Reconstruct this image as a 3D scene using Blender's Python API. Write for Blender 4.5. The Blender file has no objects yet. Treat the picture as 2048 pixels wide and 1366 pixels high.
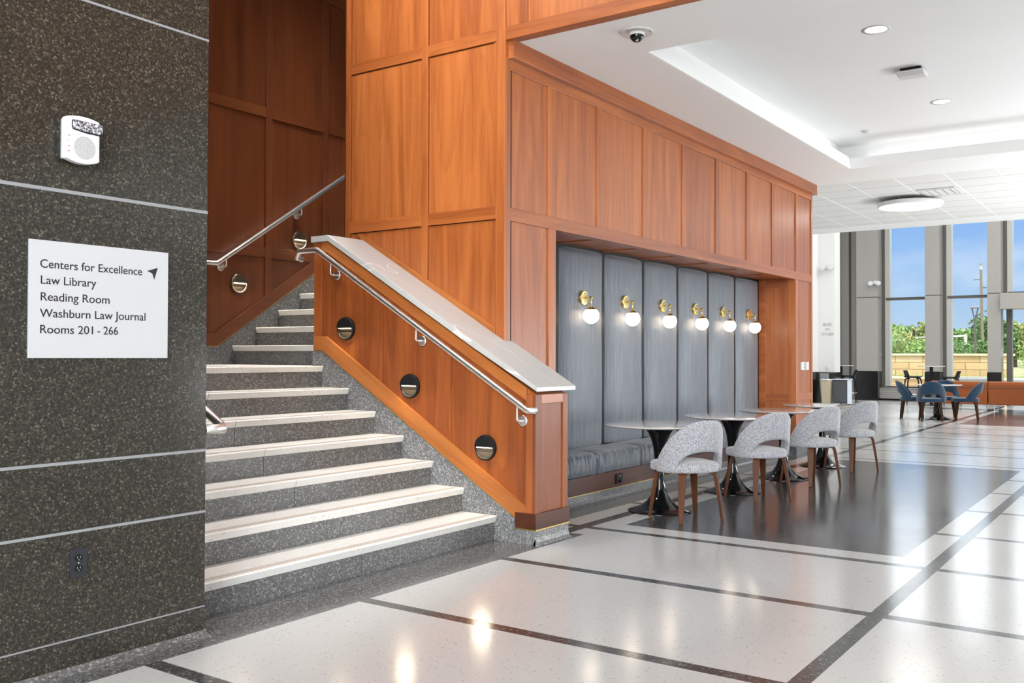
import bpy, math, random
from mathutils import Vector, Matrix
random.seed(7)
C = bpy.context.scene.collection
S = bpy.context.scene
pi = math.pi

# ------------------------------------------------------------------ camera
F_PX = 1896.92
yaw, pitch, roll = [math.radians(a) for a in (35.0051, .87344, .15376)]
fw = Vector((math.cos(yaw)*math.cos(pitch), math.sin(yaw)*math.cos(pitch), math.sin(pitch)))
r0 = Vector((math.sin(yaw), -math.cos(yaw), 0)); u0 = r0.cross(fw)
rt = r0*math.cos(roll)+u0*math.sin(roll); up = rt.cross(fw)
cd = bpy.data.cameras.new('camera'); cam = bpy.data.objects.new('camera', cd); C.objects.link(cam)
cam.matrix_world = Matrix(((rt.x, up.x, -fw.x, 0), (rt.y, up.y, -fw.y, 0), (rt.z, up.z, -fw.z, 1.28), (0, 0, 0, 1)))
cd.sensor_width = 36; cd.sensor_fit = 'HORIZONTAL'; cd.lens = 36*F_PX/2048; cd.clip_end = 600; cd.clip_start = .05
S.camera = cam

# ------------------------------------------------------------------ sky, sun, large lights, exposure
S.view_settings.view_transform = 'Standard'; S.view_settings.look = 'None'
S.view_settings.exposure = 0.18; S.view_settings.gamma = 1; S.view_settings.use_curve_mapping = False
w = bpy.data.worlds.new('sky'); S.world = w; w.use_nodes = True
wn = w.node_tree; wn.nodes.clear()
def wnode(t): return wn.nodes.new(t)
wo = wnode('ShaderNodeOutputWorld'); bg = wnode('ShaderNodeBackground'); wn.links.new(bg.outputs[0], wo.inputs[0])
tc = wnode('ShaderNodeTexCoord'); sx = wnode('ShaderNodeSeparateXYZ'); wn.links.new(tc.outputs['Generated'], sx.inputs[0])
rp = wnode('ShaderNodeValToRGB'); wn.links.new(sx.outputs['Z'], rp.inputs[0])
cr = rp.color_ramp; cr.elements[0].position = 0; cr.elements[0].color = (.52, .65, .81, 1)
cr.elements[1].position = 1; cr.elements[1].color = (3.2, 3.3, 3.4, 1)
for p, c in ((.06, (.37, .56, .82, 1)), (.128, (.23, .44, .83, 1)), (.17, (2.6, 2.7, 2.8, 1)), (.5, (3.2, 3.3, 3.4, 1))):
    e = cr.elements.new(p); e.color = c
mp = wnode('ShaderNodeMapping'); mp.inputs['Scale'].default_value = (5, 5, 16); wn.links.new(tc.outputs['Generated'], mp.inputs[0])
nz = wnode('ShaderNodeTexNoise'); nz.inputs['Scale'].default_value = 1.1; nz.inputs['Detail'].default_value = 6; wn.links.new(mp.outputs[0], nz.inputs[0])
cr2 = wnode('ShaderNodeValToRGB'); cr2.color_ramp.elements[0].position = .5; cr2.color_ramp.elements[1].position = .85
wn.links.new(nz.outputs[0], cr2.inputs[0])
mx = wnode('ShaderNodeMix'); mx.data_type = 'RGBA'; wn.links.new(cr2.outputs[0], mx.inputs[0])
wn.links.new(rp.outputs[0], mx.inputs[6]); mx.inputs[7].default_value = (.85, .9, .97, 1); mx.clamp_result = False
wn.links.new(mx.outputs[2], bg.inputs[0]); bg.inputs[1].default_value = 1.0

def light(name, kind, loc, rot, power, col=(1, 1, 1), size=None, spread=None):
    l = bpy.data.lights.new(name, kind); l.energy = power; l.color = col
    o = bpy.data.objects.new(name, l); C.objects.link(o); o.location = loc; o.rotation_euler = rot
    if kind == 'AREA':
        if isinstance(size, tuple): l.shape = 'RECTANGLE'; l.size, l.size_y = size
        else: l.shape = 'DISK'; l.size = size
        if spread: l.spread = spread
    return o
def aim(o, d): o.rotation_euler = Vector(d).to_track_quat('-Z', 'Y').to_euler()
sun = light('sun', 'SUN', (0, 0, 30), (0, 0, 0), 4.2, (1, .94, .85)); aim(sun, (.36, .30, -.88)); sun.data.angle = .02
lw = light('lobby_window_light', 'AREA', (-8.4, -2.1, 4.0), (0, 0, 0), 3300, (.94, .975, 1), (8.4, 6.4)); aim(lw, (1, .32, 0))
ls = light('lobby_side_fill', 'AREA', (-1, -10.6, 4.5), (0, 0, 0), 30, (.98, .99, 1), (11, 6)); aim(ls, (0, 1, -.05))  # fill light added in front of the blank side wall
lc = light('cafe_ceiling_fill', 'AREA', (14.0, -3.9, .8), (0, 0, 0), 640, (.95, .98, 1), (8.6, 1.8)); aim(lc, (-.34, .32, .9))  # unseen light added to brighten the cafe ceiling from below
lk = light('atrium_fill', 'AREA', (23, -1.5, 7.8), (0, 0, 0), 1150, (1, 1, 1), (9, 15)); aim(lk, (0, 0, -1))  # area light added under the closed roof to brighten the far floor

# ------------------------------------------------------------------ helpers
class MB:
    def __init__(s): s.v = []; s.f = []; s.m = []; s.cur = 0
    def add(s, vs, fs):
        b = len(s.v); s.v += [tuple(p) for p in vs]; s.f += [tuple(b+i for i in f) for f in fs]; s.m += [s.cur]*len(fs); return s
    def box(s, x0, x1, y0, y1, z0, z1):
        x0, x1 = sorted((x0, x1)); y0, y1 = sorted((y0, y1)); z0, z1 = sorted((z0, z1))
        return s.add([(x0,y0,z0),(x1,y0,z0),(x1,y1,z0),(x0,y1,z0),(x0,y0,z1),(x1,y0,z1),(x1,y1,z1),(x0,y1,z1)],
                     [(0,3,2,1),(4,5,6,7),(0,1,5,4),(1,2,6,5),(2,3,7,6),(3,0,4,7)])
    def prism(s, pts, axis, a0, a1):
        # pts: 2D outline; axis 'x' -> (y,z), 'y' -> (x,z), 'z' -> (x,y)
        def P(p, a): return {'x': (a, p[0], p[1]), 'y': (p[0], a, p[1]), 'z': (p[0], p[1], a)}[axis]
        n = len(pts); area = sum(pts[i][0]*pts[(i+1) % n][1]-pts[(i+1) % n][0]*pts[i][1] for i in range(n))
        if (area > 0) == (axis == 'y'): pts = pts[::-1]
        if a0 > a1: a0, a1 = a1, a0
        vs = [P(p, a0) for p in pts]+[P(p, a1) for p in pts]
        fs = [tuple(range(n))[::-1], tuple(range(n, 2*n))]+[(i, (i+1) % n, n+(i+1) % n, n+i) for i in range(n)]
        return s.add(vs, fs)
    def tube(s, path, r, n=12, caps=True):
        path = [Vector(p) for p in path]; vs = []; fs = []; N = len(path)
        rs = r if isinstance(r, (list, tuple)) else [r]*N
        up = None
        for i, p in enumerate(path):
            t = ((path[i]-path[i-1]).normalized() if i else Vector((0, 0, 0)))+((path[i+1]-path[i]).normalized() if i < N-1 else Vector((0, 0, 0)))
            t.normalize()
            if up is None: up = t.orthogonal().normalized()
            up = (up-t*up.dot(t)).normalized(); sd = t.cross(up)
            k = 1.0
            if 0 < i < N-1:
                c = (path[i]-path[i-1]).normalized().dot(t); k = 1/max(c, .5)
            for j in range(n):
                a = 2*pi*j/n; vs.append(p+(up*math.cos(a)+sd*math.sin(a))*rs[i]*(1 if k < 1.02 else (1+k)/2))
        for i in range(N-1):
            for j in range(n): fs.append((i*n+j, i*n+(j+1) % n, (i+1)*n+(j+1) % n, (i+1)*n+j))
        if caps: fs += [tuple(range(n))[::-1], tuple((N-1)*n+j for j in range(n))]
        return s.add(vs, fs)
    def lathe(s, prof, c=(0, 0, 0), n=32, axis='z', sgn=1):
        vs = []; fs = []; N = len(prof)
        for r, h in prof:
            for j in range(n):
                a = 2*pi*j/n; x, y = r*math.cos(a), r*math.sin(a); h2 = h*sgn
                p = {'z': (x, y, h2), 'y': (x, h2, y), 'x': (h2, x, y)}[axis]
                vs.append((c[0]+p[0], c[1]+p[1], c[2]+p[2]))
        flip = (axis == 'y') != (sgn < 0)
        for i in range(N-1):
            for j in range(n):
                q = (i*n+j, i*n+(j+1) % n, (i+1)*n+(j+1) % n, (i+1)*n+j); fs.append(q[::-1] if flip else q)
        e0 = tuple(range(n))[::-1]; e1 = tuple((N-1)*n+j for j in range(n))
        fs += [e0[::-1] if flip else e0, e1[::-1] if flip else e1]
        return s.add(vs, fs)
    def grid(s, fn, nu, nv, wrap=False, flip=False):
        vs = [fn(i/(nu if wrap else nu-1), j/(nv-1)) for j in range(nv) for i in range(nu)]; fs = []
        for j in range(nv-1):
            for i in range(nu if wrap else nu-1):
                q = (j*nu+i, j*nu+(i+1) % nu, (j+1)*nu+(i+1) % nu, (j+1)*nu+i); fs.append(q[::-1] if flip else q)
        return s.add(vs, fs)
    def sweep(s, path, wd, th, side):
        # rectangular section swept on a path; side = across direction of the width
        path = [Vector(p) for p in path]; sd = Vector(side).normalized(); vs = []; fs = []; N = len(path)
        for i, p in enumerate(path):
            t = (path[min(i+1, N-1)]-path[max(i-1, 0)]).normalized(); nn = sd.cross(t).normalized()
            for a, b in ((-1, -1), (1, -1), (1, 1), (-1, 1)): vs.append(p+sd*a*wd[i]/2+nn*b*th[i]/2)
        for i in range(N-1):
            for j in range(4): fs.append((i*4+j, i*4+(j+1) % 4, (i+1)*4+(j+1) % 4, (i+1)*4+j))
        fs += [(3, 2, 1, 0), tuple((N-1)*4+j for j in range(4))]
        return s.add(vs, fs)
    def build(s, name, mat, parent=None, smooth=False, bevel=0, sub=0, seg=2, solid=0):
        me = bpy.data.meshes.new(name); me.from_pydata(s.v, [], s.f); me.validate(); me.update()
        for m in (mat if isinstance(mat, list) else [mat]): me.materials.append(m)
        if isinstance(mat, list):
            for p, k in zip(me.polygons, s.m): p.material_index = k
        o = bpy.data.objects.new(name, me); C.objects.link(o)
        if parent is not None:
            o.parent = parent
            q = parent; off = Vector((0, 0, 0))
            while q is not None: off += q.location; q = q.parent
            me.transform(Matrix.Translation(-off))
        if smooth:
            me.polygons.foreach_set('use_smooth', [True]*len(me.polygons))
        if solid:
            b = o.modifiers.new('solidify', 'SOLIDIFY'); b.thickness = solid; b.offset = 0
        if bevel:
            b = o.modifiers.new('bevel', 'BEVEL'); b.width = bevel; b.segments = seg; b.limit_method = 'ANGLE'; b.angle_limit = .6
            if smooth: b.harden_normals = False
        if sub:
            b = o.modifiers.new('sub', 'SUBSURF'); b.levels = sub; b.render_levels = sub
        return o
def tag(o, label, cat, group=None, kind=None):
    if label: o['label'] = label
    if cat: o['category'] = cat
    if group: o['group'] = group
    if kind: o['kind'] = kind
    return o
def thing(name, loc, label, cat, group=None, rz=0):
    o = bpy.data.objects.new(name, None); C.objects.link(o); o.location = loc; o.rotation_euler = (0, 0, rz); o.empty_display_size = .1
    return tag(o, label, cat, group)
def struct(o, label=None, cat=None):
    o['kind'] = 'structure'; return tag(o, label, cat)
def copy_tree(o, parent=None):
    c = o.copy(); C.objects.link(c)
    if parent is not None: c.parent = parent
    for ch in o.children: copy_tree(ch, c)
    return c

# ------------------------------------------------------------------ materials
class NT:
    def __init__(s, name):
        s.mat = bpy.data.materials.new(name); s.mat.use_nodes = True; s.t = s.mat.node_tree
        s.b = s.t.nodes['Principled BSDF']; s.out = s.t.nodes['Material Output']
    def n(s, typ, **kw):
        nd = s.t.nodes.new('ShaderNode'+typ)
        for k, v in kw.items():
            if k.startswith('_'): setattr(nd, k[1:], v)
            else:
                key = k.replace('__', ' ')
                if key.isdigit(): key = int(key)
                s.set(nd.inputs[key], v)
        return nd
    def set(s, inp, v):
        if isinstance(v, bpy.types.NodeSocket): s.t.links.new(v, inp)
        elif isinstance(v, tuple) and len(v) == 3 and inp.type == 'RGBA': inp.default_value = (*v, 1)
        else: inp.default_value = v
    def coords(s, scale=(1, 1, 1), rot=(0, 0, 0), which='Object'):
        t = s.n('TexCoord'); return s.n('Mapping', Vector=t.outputs[which], Scale=scale, Rotation=rot).outputs[0]
    def ramp(s, fac, stops, interp='LINEAR'):
        r = s.n('ValToRGB', Fac=fac); c = r.color_ramp; c.interpolation = interp
        while len(c.elements) > 1: c.elements.remove(c.elements[-1])
        c.elements[0].position = stops[0][0]; c.elements[0].color = (*stops[0][1], 1)
        for p, col in stops[1:]:
            e = c.elements.new(p); e.color = (*col, 1)
        return r.outputs[0]
    def mix(s, fac, a, b, mode='MIX'):
        m = s.n('Mix', _data_type='RGBA', _blend_type=mode); s.set(m.inputs[0], fac); s.set(m.inputs[6], a); s.set(m.inputs[7], b); return m.outputs[2]
    def math(s, op, a, b=0.0, clamp=False):
        m = s.n('Math', _operation=op, _use_clamp=clamp); s.set(m.inputs[0], a); s.set(m.inputs[1], b); return m.outputs[0]
    def noise(s, vec, scale, detail=4, rough=.5, dist=0):
        return s.n('TexNoise', Vector=vec, Scale=scale, Detail=float(detail), Roughness=rough, Distortion=float(dist)).outputs[0]
    def bump(s, h, strength=.2, dist=.01):
        s.set(s.b.inputs['Normal'], s.n('Bump', Height=h, Strength=strength, Distance=dist).outputs[0])
    def p(s, **kw):
        for k, v in kw.items(): s.set(s.b.inputs[k.replace('__', ' ')], v)
        return s
def plain(name, col, rough=.5, metal=0, **kw):
    m = NT(name); m.p(Base__Color=col, Roughness=rough, Metallic=float(metal), **kw)
    # faint procedural wear so that no surface is perfectly flat
    c = m.coords(); nz = m.noise(c, 9, 3); m.set(m.b.inputs['Roughness'], m.math('ADD', m.math('MULTIPLY', nz, .08), max(rough-.04, 0)))
    return m.mat
def emit(name, col, st, base=(.8, .8, .8)):
    m = NT(name); m.p(Base__Color=base, Emission__Color=col, Emission__Strength=st, Roughness=.4); return m.mat
def wood(name, axis, cols, slope=0.0, rough=.38, coat=.16, spec=.5):
    m = NT(name)
    sc = {'x': (.5, 7, 7), 'y': (7, .5, 7), 'z': (7, 7, .5)}[axis]; fs = {'x': (4, 90, 90), 'y': (90, 4, 90), 'z': (90, 90, 4)}[axis]
    t = m.n('TexCoord').outputs['Object']
    if slope: t = m.n('Mapping', Vector=t, Rotation=(-slope, 0, 0)).outputs[0]
    isl = m.n('NewGeometry').outputs['Random Per Island']
    off = m.n('VectorMath', _operation='SCALE', Vector=(17.3, 9.1, 13.7)); m.set(off.inputs['Scale'], isl)
    t = m.n('VectorMath', _operation='ADD', **{'0': t, '1': off.outputs[0]}).outputs[0]
    a = m.n('Mapping', Vector=t, Scale=sc).outputs[0]; b = m.n('Mapping', Vector=t, Scale=fs).outputs[0]
    big = m.noise(a, 1.0, 5, .55, 1.2)
    ring = m.math('FRACT', m.math('MULTIPLY', m.noise(m.n('Mapping', Vector=t, Scale=tuple(k*.38 for k in sc)).outputs[0], 1.3, 2, .4, .6), 9.0))
    ring = m.math('MULTIPLY', m.math('POWER', ring, 3.0), .32)
    fine = m.noise(b, 1.0, 3, .6)
    v = m.math('ADD', m.math('MULTIPLY', big, .95), m.math('MULTIPLY', fine, .28))
    v = m.math('SUBTRACT', v, m.math('MULTIPLY', ring, .30)); v = m.math('ADD', v, m.math('MULTIPLY', m.math('SUBTRACT', isl, .5), .2))
    col = m.ramp(v, [(.28, cols[0]), (.55, cols[1]), (.82, cols[2])])
    m.p(Base__Color=col, Roughness=rough, Coat__Weight=coat, Coat__Roughness=.34, Specular__IOR__Level=spec)
    m.bump(fine, .06, .002)
    return m.mat
CH = ((.20, .048, .011), (.315, .084, .0185), (.44, .133, .032))
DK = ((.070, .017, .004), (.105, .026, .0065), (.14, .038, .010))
SL = math.atan(.5836)
wood_z = wood('cherry_upright_grain', 'z', CH); wood_x = wood('cherry_long_grain', 'x', CH); wood_y = wood('cherry_cross_grain', 'y', CH)
wood_s = wood('cherry_sloping_grain', 'y', ((.24, .066, .012), (.36, .112, .021), (.48, .165, .036)), SL)
wood_p = wood('cherry_balustrade_panel', 'z', ((.15, .034, .008), (.245, .062, .014), (.36, .10, .022)), coat=.1, spec=.35)
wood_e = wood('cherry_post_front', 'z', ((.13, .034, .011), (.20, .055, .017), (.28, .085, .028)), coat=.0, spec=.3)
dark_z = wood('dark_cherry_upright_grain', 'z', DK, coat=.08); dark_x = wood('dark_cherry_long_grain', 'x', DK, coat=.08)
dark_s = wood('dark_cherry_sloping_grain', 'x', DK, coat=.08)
plinth_x = wood('dark_plinth_wood', 'x', ((.045, .013, .006), (.065, .019, .009), (.09, .028, .013)), coat=0.0, spec=.25)
walnut = wood('walnut_bentwood', 'z', ((.030, .010, .004), (.075, .026, .009), (.125, .048, .018)), rough=.45, coat=.0, spec=.15)

def stone(name, base, specks, rough, scale=160, coat=0.0, bump=0.0, spec=.5):
    m = NT(name); c = m.coords()
    v = m.n('TexVoronoi', Vector=c, Scale=float(scale)); rnd = m.n('SeparateColor', Color=v.outputs['Color']).outputs[0]
    col = m.ramp(rnd, specks, 'CONSTANT')
    n1 = m.noise(c, scale*.35, 4, .6); col2 = m.mix(m.math('MULTIPLY', n1, .45, True), col, base)
    n2 = m.noise(c, 2.0, 3); col2 = m.mix(.35, col2, m.mix(n2, tuple(k*.8 for k in base), tuple(min(1, k*1.2) for k in base)))
    m.p(Base__Color=col2, Roughness=rough, Coat__Weight=coat, Coat__Roughness=.04)
    m.b.inputs['Specular IOR Level'].default_value = spec
    if bump: m.bump(rnd, bump, .002)
    return m.mat
granite = stone('dark_granite', (0.0328, 0.03034, 0.02378), [(0, (0.00738, 0.00738, 0.00656)), (.3, (0.01804, 0.01722, 0.01394)), (.52, (0.0369, 0.03362, 0.0246)), (.72, (0.0615, 0.05412, 0.03772)), (.87, (0.1025, 0.09184, 0.0697)), (.955, (0.1804, 0.1681, 0.1353))], .16, 150, spec=.32)
terr_gray = stone('grey_terrazzo', (0.1125, 0.1125, 0.111), [(0, (0.03, 0.03, 0.03)), (.3, (0.0825, 0.0825, 0.0825)), (.62, (0.1575, 0.1575, 0.1575)), (.86, (0.375, 0.375, 0.3675))], .35, 130)
terr_lit = stone('lit_grey_terrazzo', (.17, .17, .172), [(0, (.045, .045, .045)), (.3, (.13, .13, .13)), (.62, (.25, .25, .252)), (.86, (.52, .52, .52))], .35, 130)  # grey terrazzo copy, the stronger light on the balustrade base painted into its colour
def floor_mat(name, base, specks, scale, wav=.02):
    m = NT(name); c = m.coords()
    v = m.n('TexVoronoi', Vector=c, Scale=float(scale)); rnd = m.n('SeparateColor', Color=v.outputs['Color']).outputs[0]
    col = m.ramp(rnd, specks, 'CONSTANT')
    n2 = m.noise(c, 1.3, 4, .6); col = m.mix(m.math('MULTIPLY', n2, .35), col, base)
    m.p(Base__Color=col, Roughness=m.math('ADD', m.math('MULTIPLY', m.noise(c, .9, 5, .6), .16), .07), IOR=1.55)
    m.bump(m.noise(c, .9, 3, .5), wav, .06)
    return m.mat
fl_white = floor_mat('white_terrazzo_floor', (.50, .50, .49), [(0, (.525, .525, .515)), (.975, (.36, .34, .31))], 130)
fl_gray = floor_mat('grey_terrazzo_floor', (0.1125, 0.1125, 0.1125), [(0, (0.045, 0.045, 0.045)), (.35, (0.0975, 0.0975, 0.0975)), (.7, (0.165, 0.165, 0.165)), (.9, (0.315, 0.315, 0.3075))], 150)
fl_dark = floor_mat('charcoal_terrazzo_floor', (0.0615, 0.0615, 0.06396), [(0, (0.0287, 0.0287, 0.03034)), (.5, (0.0574, 0.0574, 0.05986)), (.82, (0.1066, 0.1066, 0.1082)), (.95, (0.2132, 0.2132, 0.2132))], 110)
tread_white = stone('white_precast_terrazzo', (.74, .73, .70), [(0, (.76, .75, .72)), (.93, (.64, .62, .58)), (.985, (.40, .37, .33))], .35, 90)
def quartz():
    m = NT('pale_veined_quartz'); c = m.coords((1, 1, 1))
    n = m.noise(m.coords((.8, .5, .8)), 1.3, 2, .5, .8); l = m.math('ABSOLUTE', m.math('SUBTRACT', n, .5)); vein = m.math('LESS_THAN', l, .0026)
    m.p(Base__Color=m.mix(m.math('MULTIPLY', vein, .35), (.45, .447, .435), (.85, .84, .82)), Roughness=.25); return m.mat
quartz_m = quartz()
def plaster(name, col, rough=.85):
    m = NT(name); c = m.coords(); m.p(Base__Color=m.mix(m.noise(c, 1.2, 4), col, tuple(k*.96 for k in col)), Roughness=rough); m.bump(m.noise(c, 220, 3), .03, .001); return m.mat
white_paint = plaster('white_plaster', (.88, .89, .885)); tile_white = plaster('acoustic_tile', (.78, .77, .75), .95)
wall_white = plaster('white_wall_paint', (.74, .74, .725))
def metal(name, col, rough, brush=None):
    m = NT(name); m.p(Base__Color=col, Metallic=1.0)
    c = m.coords(brush or (30, 30, 30)); m.set(m.b.inputs['Roughness'], m.math('ADD', m.math('MULTIPLY', m.noise(c, 8, 3), .12), rough)); return m.mat
steel = metal('brushed_stainless_steel', (.86, .85, .83), .27); brass = metal('polished_brass', (.83, .60, .24), .12); bronze = metal('bronze_metal', (.30, .25, .20), .25)
black_gloss = plain('black_gloss_lacquer', (.004, .004, .005), .10, Coat__Weight=.15, Specular__IOR__Level=.35); black_matte = plain('black_matte', (.009, .009, .010), .5, Specular__IOR__Level=.2)
black_dark = plain('black_stone_base', (.012, .012, .011), .18)
white_plastic = plain('white_plastic', (.66, .66, .655), .35); gray_plastic = plain('grey_plastic', (.32, .33, .35), .5)
sign_white = plain('white_sign_face', (.45, .458, .472), .4); ink = plain('black_lettering', (.008, .008, .010), .5); red_ink = plain('red_lettering', (.6, .02, .05), .5)
taupe = plain('taupe_metal_cladding', (.31, .295, .275), .4); dark_frame = plain('dark_bronze_frame', (.085, .078, .068), .4); pale_frame = plain('pale_aluminium', (.45, .45, .43), .35)
grout = plain('grey_joint_mortar', (.24, .245, .26), .6); brass_line = plain('brass_edge_strip', (.5, .36, .12), .35, 1)
brown_line = plain('brown_grip_line', (.26, .17, .10), .7)
def fabric_streak():
    m = NT('blue_grey_slub_fabric'); c = m.coords((70, 70, 2.2)); a = m.noise(c, 1.0, 4, .65); b = m.noise(m.coords((260, 260, 7)), 1.0, 2)
    v = m.math('ADD', m.math('MULTIPLY', a, .7), m.math('MULTIPLY', b, .3))
    m.p(Base__Color=m.ramp(v, [(.3, (.045, .056, .078)), (.5, (.092, .107, .135)), (.72, (.175, .195, .23))]), Roughness=.42, Sheen__Weight=.25, Specular__IOR__Level=.5)
    m.bump(v, .25, .004); return m.mat
slub = fabric_streak()
def satin_m():
    m = NT('blue_grey_satin'); c = m.coords((55, 9, 9)); a = m.noise(c, 1.0, 4, .6)
    m.p(Base__Color=m.ramp(a, [(.3, (.055, .064, .082)), (.7, (.125, .14, .168))]), Roughness=.33, Specular__IOR__Level=.6, Sheen__Weight=.15); m.bump(a, .15, .004); return m.mat
satin = satin_m()
def boucle(name, dark, mid, light, scale=190):
    m = NT(name); c = m.coords(); v = m.n('TexVoronoi', Vector=c, Scale=float(scale)); n = m.noise(c, scale*.9, 3)
    d = m.math('ADD', m.math('MULTIPLY', v.outputs['Distance'], .6), m.math('MULTIPLY', n, .5))
    m.p(Base__Color=m.ramp(d, [(.25, light), (.5, mid), (.75, dark)]), Roughness=.9, Sheen__Weight=.4, Specular__IOR__Level=.2); m.bump(d, -.5, .004); return m.mat
boucle_gray = boucle('pale_grey_boucle', (.11, .113, .13), (.38, .385, .41), (.62, .625, .655), 200); blue_wool = boucle('blue_wool', (.007, .020, .042), (.016, .046, .088), (.033, .08, .14), 260)
leather = plain('tan_leather', (.25, .066, .018), .5, Specular__IOR__Level=.2)
def glass():
    m = NT('window_glass'); t = m.n('BsdfTransparent', Color=(.97, .985, .985)); g = m.n('BsdfGlossy', Roughness=.0); f = m.n('Fresnel', IOR=1.45)
    x = m.n('MixShader', **{'0': m.math('MULTIPLY', f.outputs[0], .8), '1': t.outputs[0], '2': g.outputs[0]}); m.t.links.new(x.outputs[0], m.out.inputs[0]); return m.mat
glass_m = glass()
def stone_blocks():
    m = NT('sandstone_blocks'); c = m.coords((1, 1, 1)); sep = m.n('SeparateXYZ', Vector=c)
    vec = m.n('CombineXYZ', X=sep.outputs[1], Y=sep.outputs[2], Z=0.0).outputs[0]
    b = m.n('TexBrick', Vector=vec, Scale=1.0, Color1=(.62, .46, .26), Color2=(.80, .68, .47), Mortar=(.22, .17, .10)); b.inputs['Mortar Size'].default_value = .012; b.inputs['Brick Width'].default_value = 1.0; b.inputs['Row Height'].default_value = .27; b.inputs['Bias'].default_value = 0
    n = m.noise(c, 5, 5, .6); m.p(Base__Color=m.mix(.55, b.outputs[0], m.mix(n, (.50, .35, .18), (.88, .78, .60)), 'MULTIPLY'), Roughness=.9); m.bump(n, .4, .03); return m.mat
sandstone = stone_blocks(); sandcap = plain('sandstone_coping', (.72, .58, .38), .9)
def leafmat(name, a, b):
    m = NT(name); r = m.n('NewGeometry').outputs['Random Per Island']; m.p(Base__Color=m.ramp(r, [(0, a), (1, b)]), Roughness=.6); return m.mat
leaf1 = leafmat('dark_green_leaves', (.04, .10, .025), (.13, .24, .06)); leaf2 = leafmat('olive_leaves', (.13, .16, .035), (.30, .34, .09)); leaf3 = leafmat('bright_green_leaves', (.11, .21, .04), (.28, .42, .10))
bark = plain('bark', (.09, .06, .04), .9); pole_wood = plain('weathered_pole', (.17, .14, .11), .9)
def ground():
    m = NT('meadow_ground'); c = m.coords(); n = m.noise(c, .6, 5); m.p(Base__Color=m.ramp(n, [(.3, (.10, .14, .04)), (.7, (.30, .30, .14))]), Roughness=.95); return m.mat
meadow = ground(); paving = plain('patio_paving', (.42, .40, .37), .8)
globe_m = emit('opal_glass_glow', (1.0, .84, .66), 6.5, (.9, .88, .84)); led_warm = emit('warm_led_slot', (1.0, .80, .55), 9.0); lamp_face = emit('white_lamp_face', (1, .98, .95), 1.3); down_face = emit('downlight_glow', (1, .95, .88), 1.6)

# ------------------------------------------------------------------ setting : floor
def fmat(x, y):
    if x < 5.89: 
        if y > 3.492: return 1
    elif y > 3.905: return 1 if x < 13.2 else 0
    if (6.42 < x < 12.05 or 19.7 < x < 25.6) and 1.44 < y < 3.437: return 2
    if x > 5.89 and 3.612 < y < 3.715: return 2
    if 1.182 < y < 1.262 or -1.30 < y < -1.22 or -3.8 < y < -3.72: return 2
    k = (x-2.35)/1.2567
    if x < 6.3:
        if 0 <= (k-math.floor(k))*1.2567 < .079: return 2
    else:
        k = (x-12.27)/1.2567 if x > 11 else k
        if 0 <= (k-math.floor(k))*1.2567 < .079 and x < 19: return 2
    return 0
xs = {-9., 5.89, 6.42, 12.05, 13.2, 19.7, 25.6, 29.5, 6.3, 11.0, 19.0}; ys = {-11., 1.182, 1.262, 1.44, 3.437, 3.492, 3.612, 3.715, 3.905, 10.5, -1.30, -1.22, -3.8, -3.72}
for k in range(-9, 9): xs |= {2.35+1.2567*k, 2.429+1.2567*k}
for k in range(-1, 9): xs |= {12.27+1.2567*k, 12.349+1.2567*k}
xs = sorted(x for x in xs if -9 <= x <= 29.5); ys = sorted(ys)
fb = MB()
for i in range(len(xs)-1):
    for j in range(len(ys)-1):
        fb.cur = fmat((xs[i]+xs[i+1])/2, (ys[j]+ys[j+1])/2)
        fb.add([(xs[i], ys[j], 0), (xs[i+1], ys[j], 0), (xs[i+1], ys[j+1], 0), (xs[i], ys[j+1], 0)], [(0, 1, 2, 3)])
struct(fb.build('floor', [fl_white, fl_gray, fl_dark]))

# ------------------------------------------------------------------ granite wall (left)
YG = 3.641
g = MB().box(-9, 2.757, YG, 7.0, .018, 8.0); wl = struct(g.build('wall_left', granite))
j = MB()
for z, h in ((.137, .006), (.567, .011), (.846, .012), (1.934, .014), (2.727, .010), (3.52, .01)): j.box(-9, 2.7585, YG-.0015, YG+.02, z-h/2, z+h/2)
j.build('joint', grout, wl)
cv = MB().prism([(YG+.01, .0), (YG+.01, .03), (YG-.002, .028), (YG-.012, .014), (YG-.03, .004), (YG-.045, .0005)], 'x', -9, 2.765)
struct(cv.build('baseboard_left', terr_gray))

# ------------------------------------------------------------------ stair back wall (dark wood)
YD = 7.0
b = MB()
bx = [2.75, 3.78, 4.50, 5.225, 5.954, 6.683, 7.412, 8.14, 9.5]; bz = [0, 2.25, 3.566, 4.88, 6.6]
for i in range(len(bx)-1):
    for k in range(len(bz)-1): b.box(bx[i]+.002, bx[i+1]-.002, YD+.014, YD+.1, bz[k]+.002, bz[k+1]-.002)
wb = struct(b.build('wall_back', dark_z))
f = MB()
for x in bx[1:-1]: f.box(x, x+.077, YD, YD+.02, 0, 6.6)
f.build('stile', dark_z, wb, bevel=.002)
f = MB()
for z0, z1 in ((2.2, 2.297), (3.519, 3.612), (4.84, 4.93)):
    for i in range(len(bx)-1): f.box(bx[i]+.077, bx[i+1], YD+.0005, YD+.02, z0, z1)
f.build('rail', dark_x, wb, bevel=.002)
def zs(x): return 1.361 if x < 5.41 else 1.361+(x-5.41)*.632
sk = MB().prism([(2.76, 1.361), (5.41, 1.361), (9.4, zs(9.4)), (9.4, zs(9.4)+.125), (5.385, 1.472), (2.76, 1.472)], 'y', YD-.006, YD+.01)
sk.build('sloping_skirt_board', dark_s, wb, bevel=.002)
gs = MB().prism([(2.76, 0), (9.4, 0), (9.4, zs(9.4)), (5.41, 1.361), (2.76, 1.361)], 'y', YD-.003, YD+.01); gs.build('terrazzo_skirt', terr_gray, wb)
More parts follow.
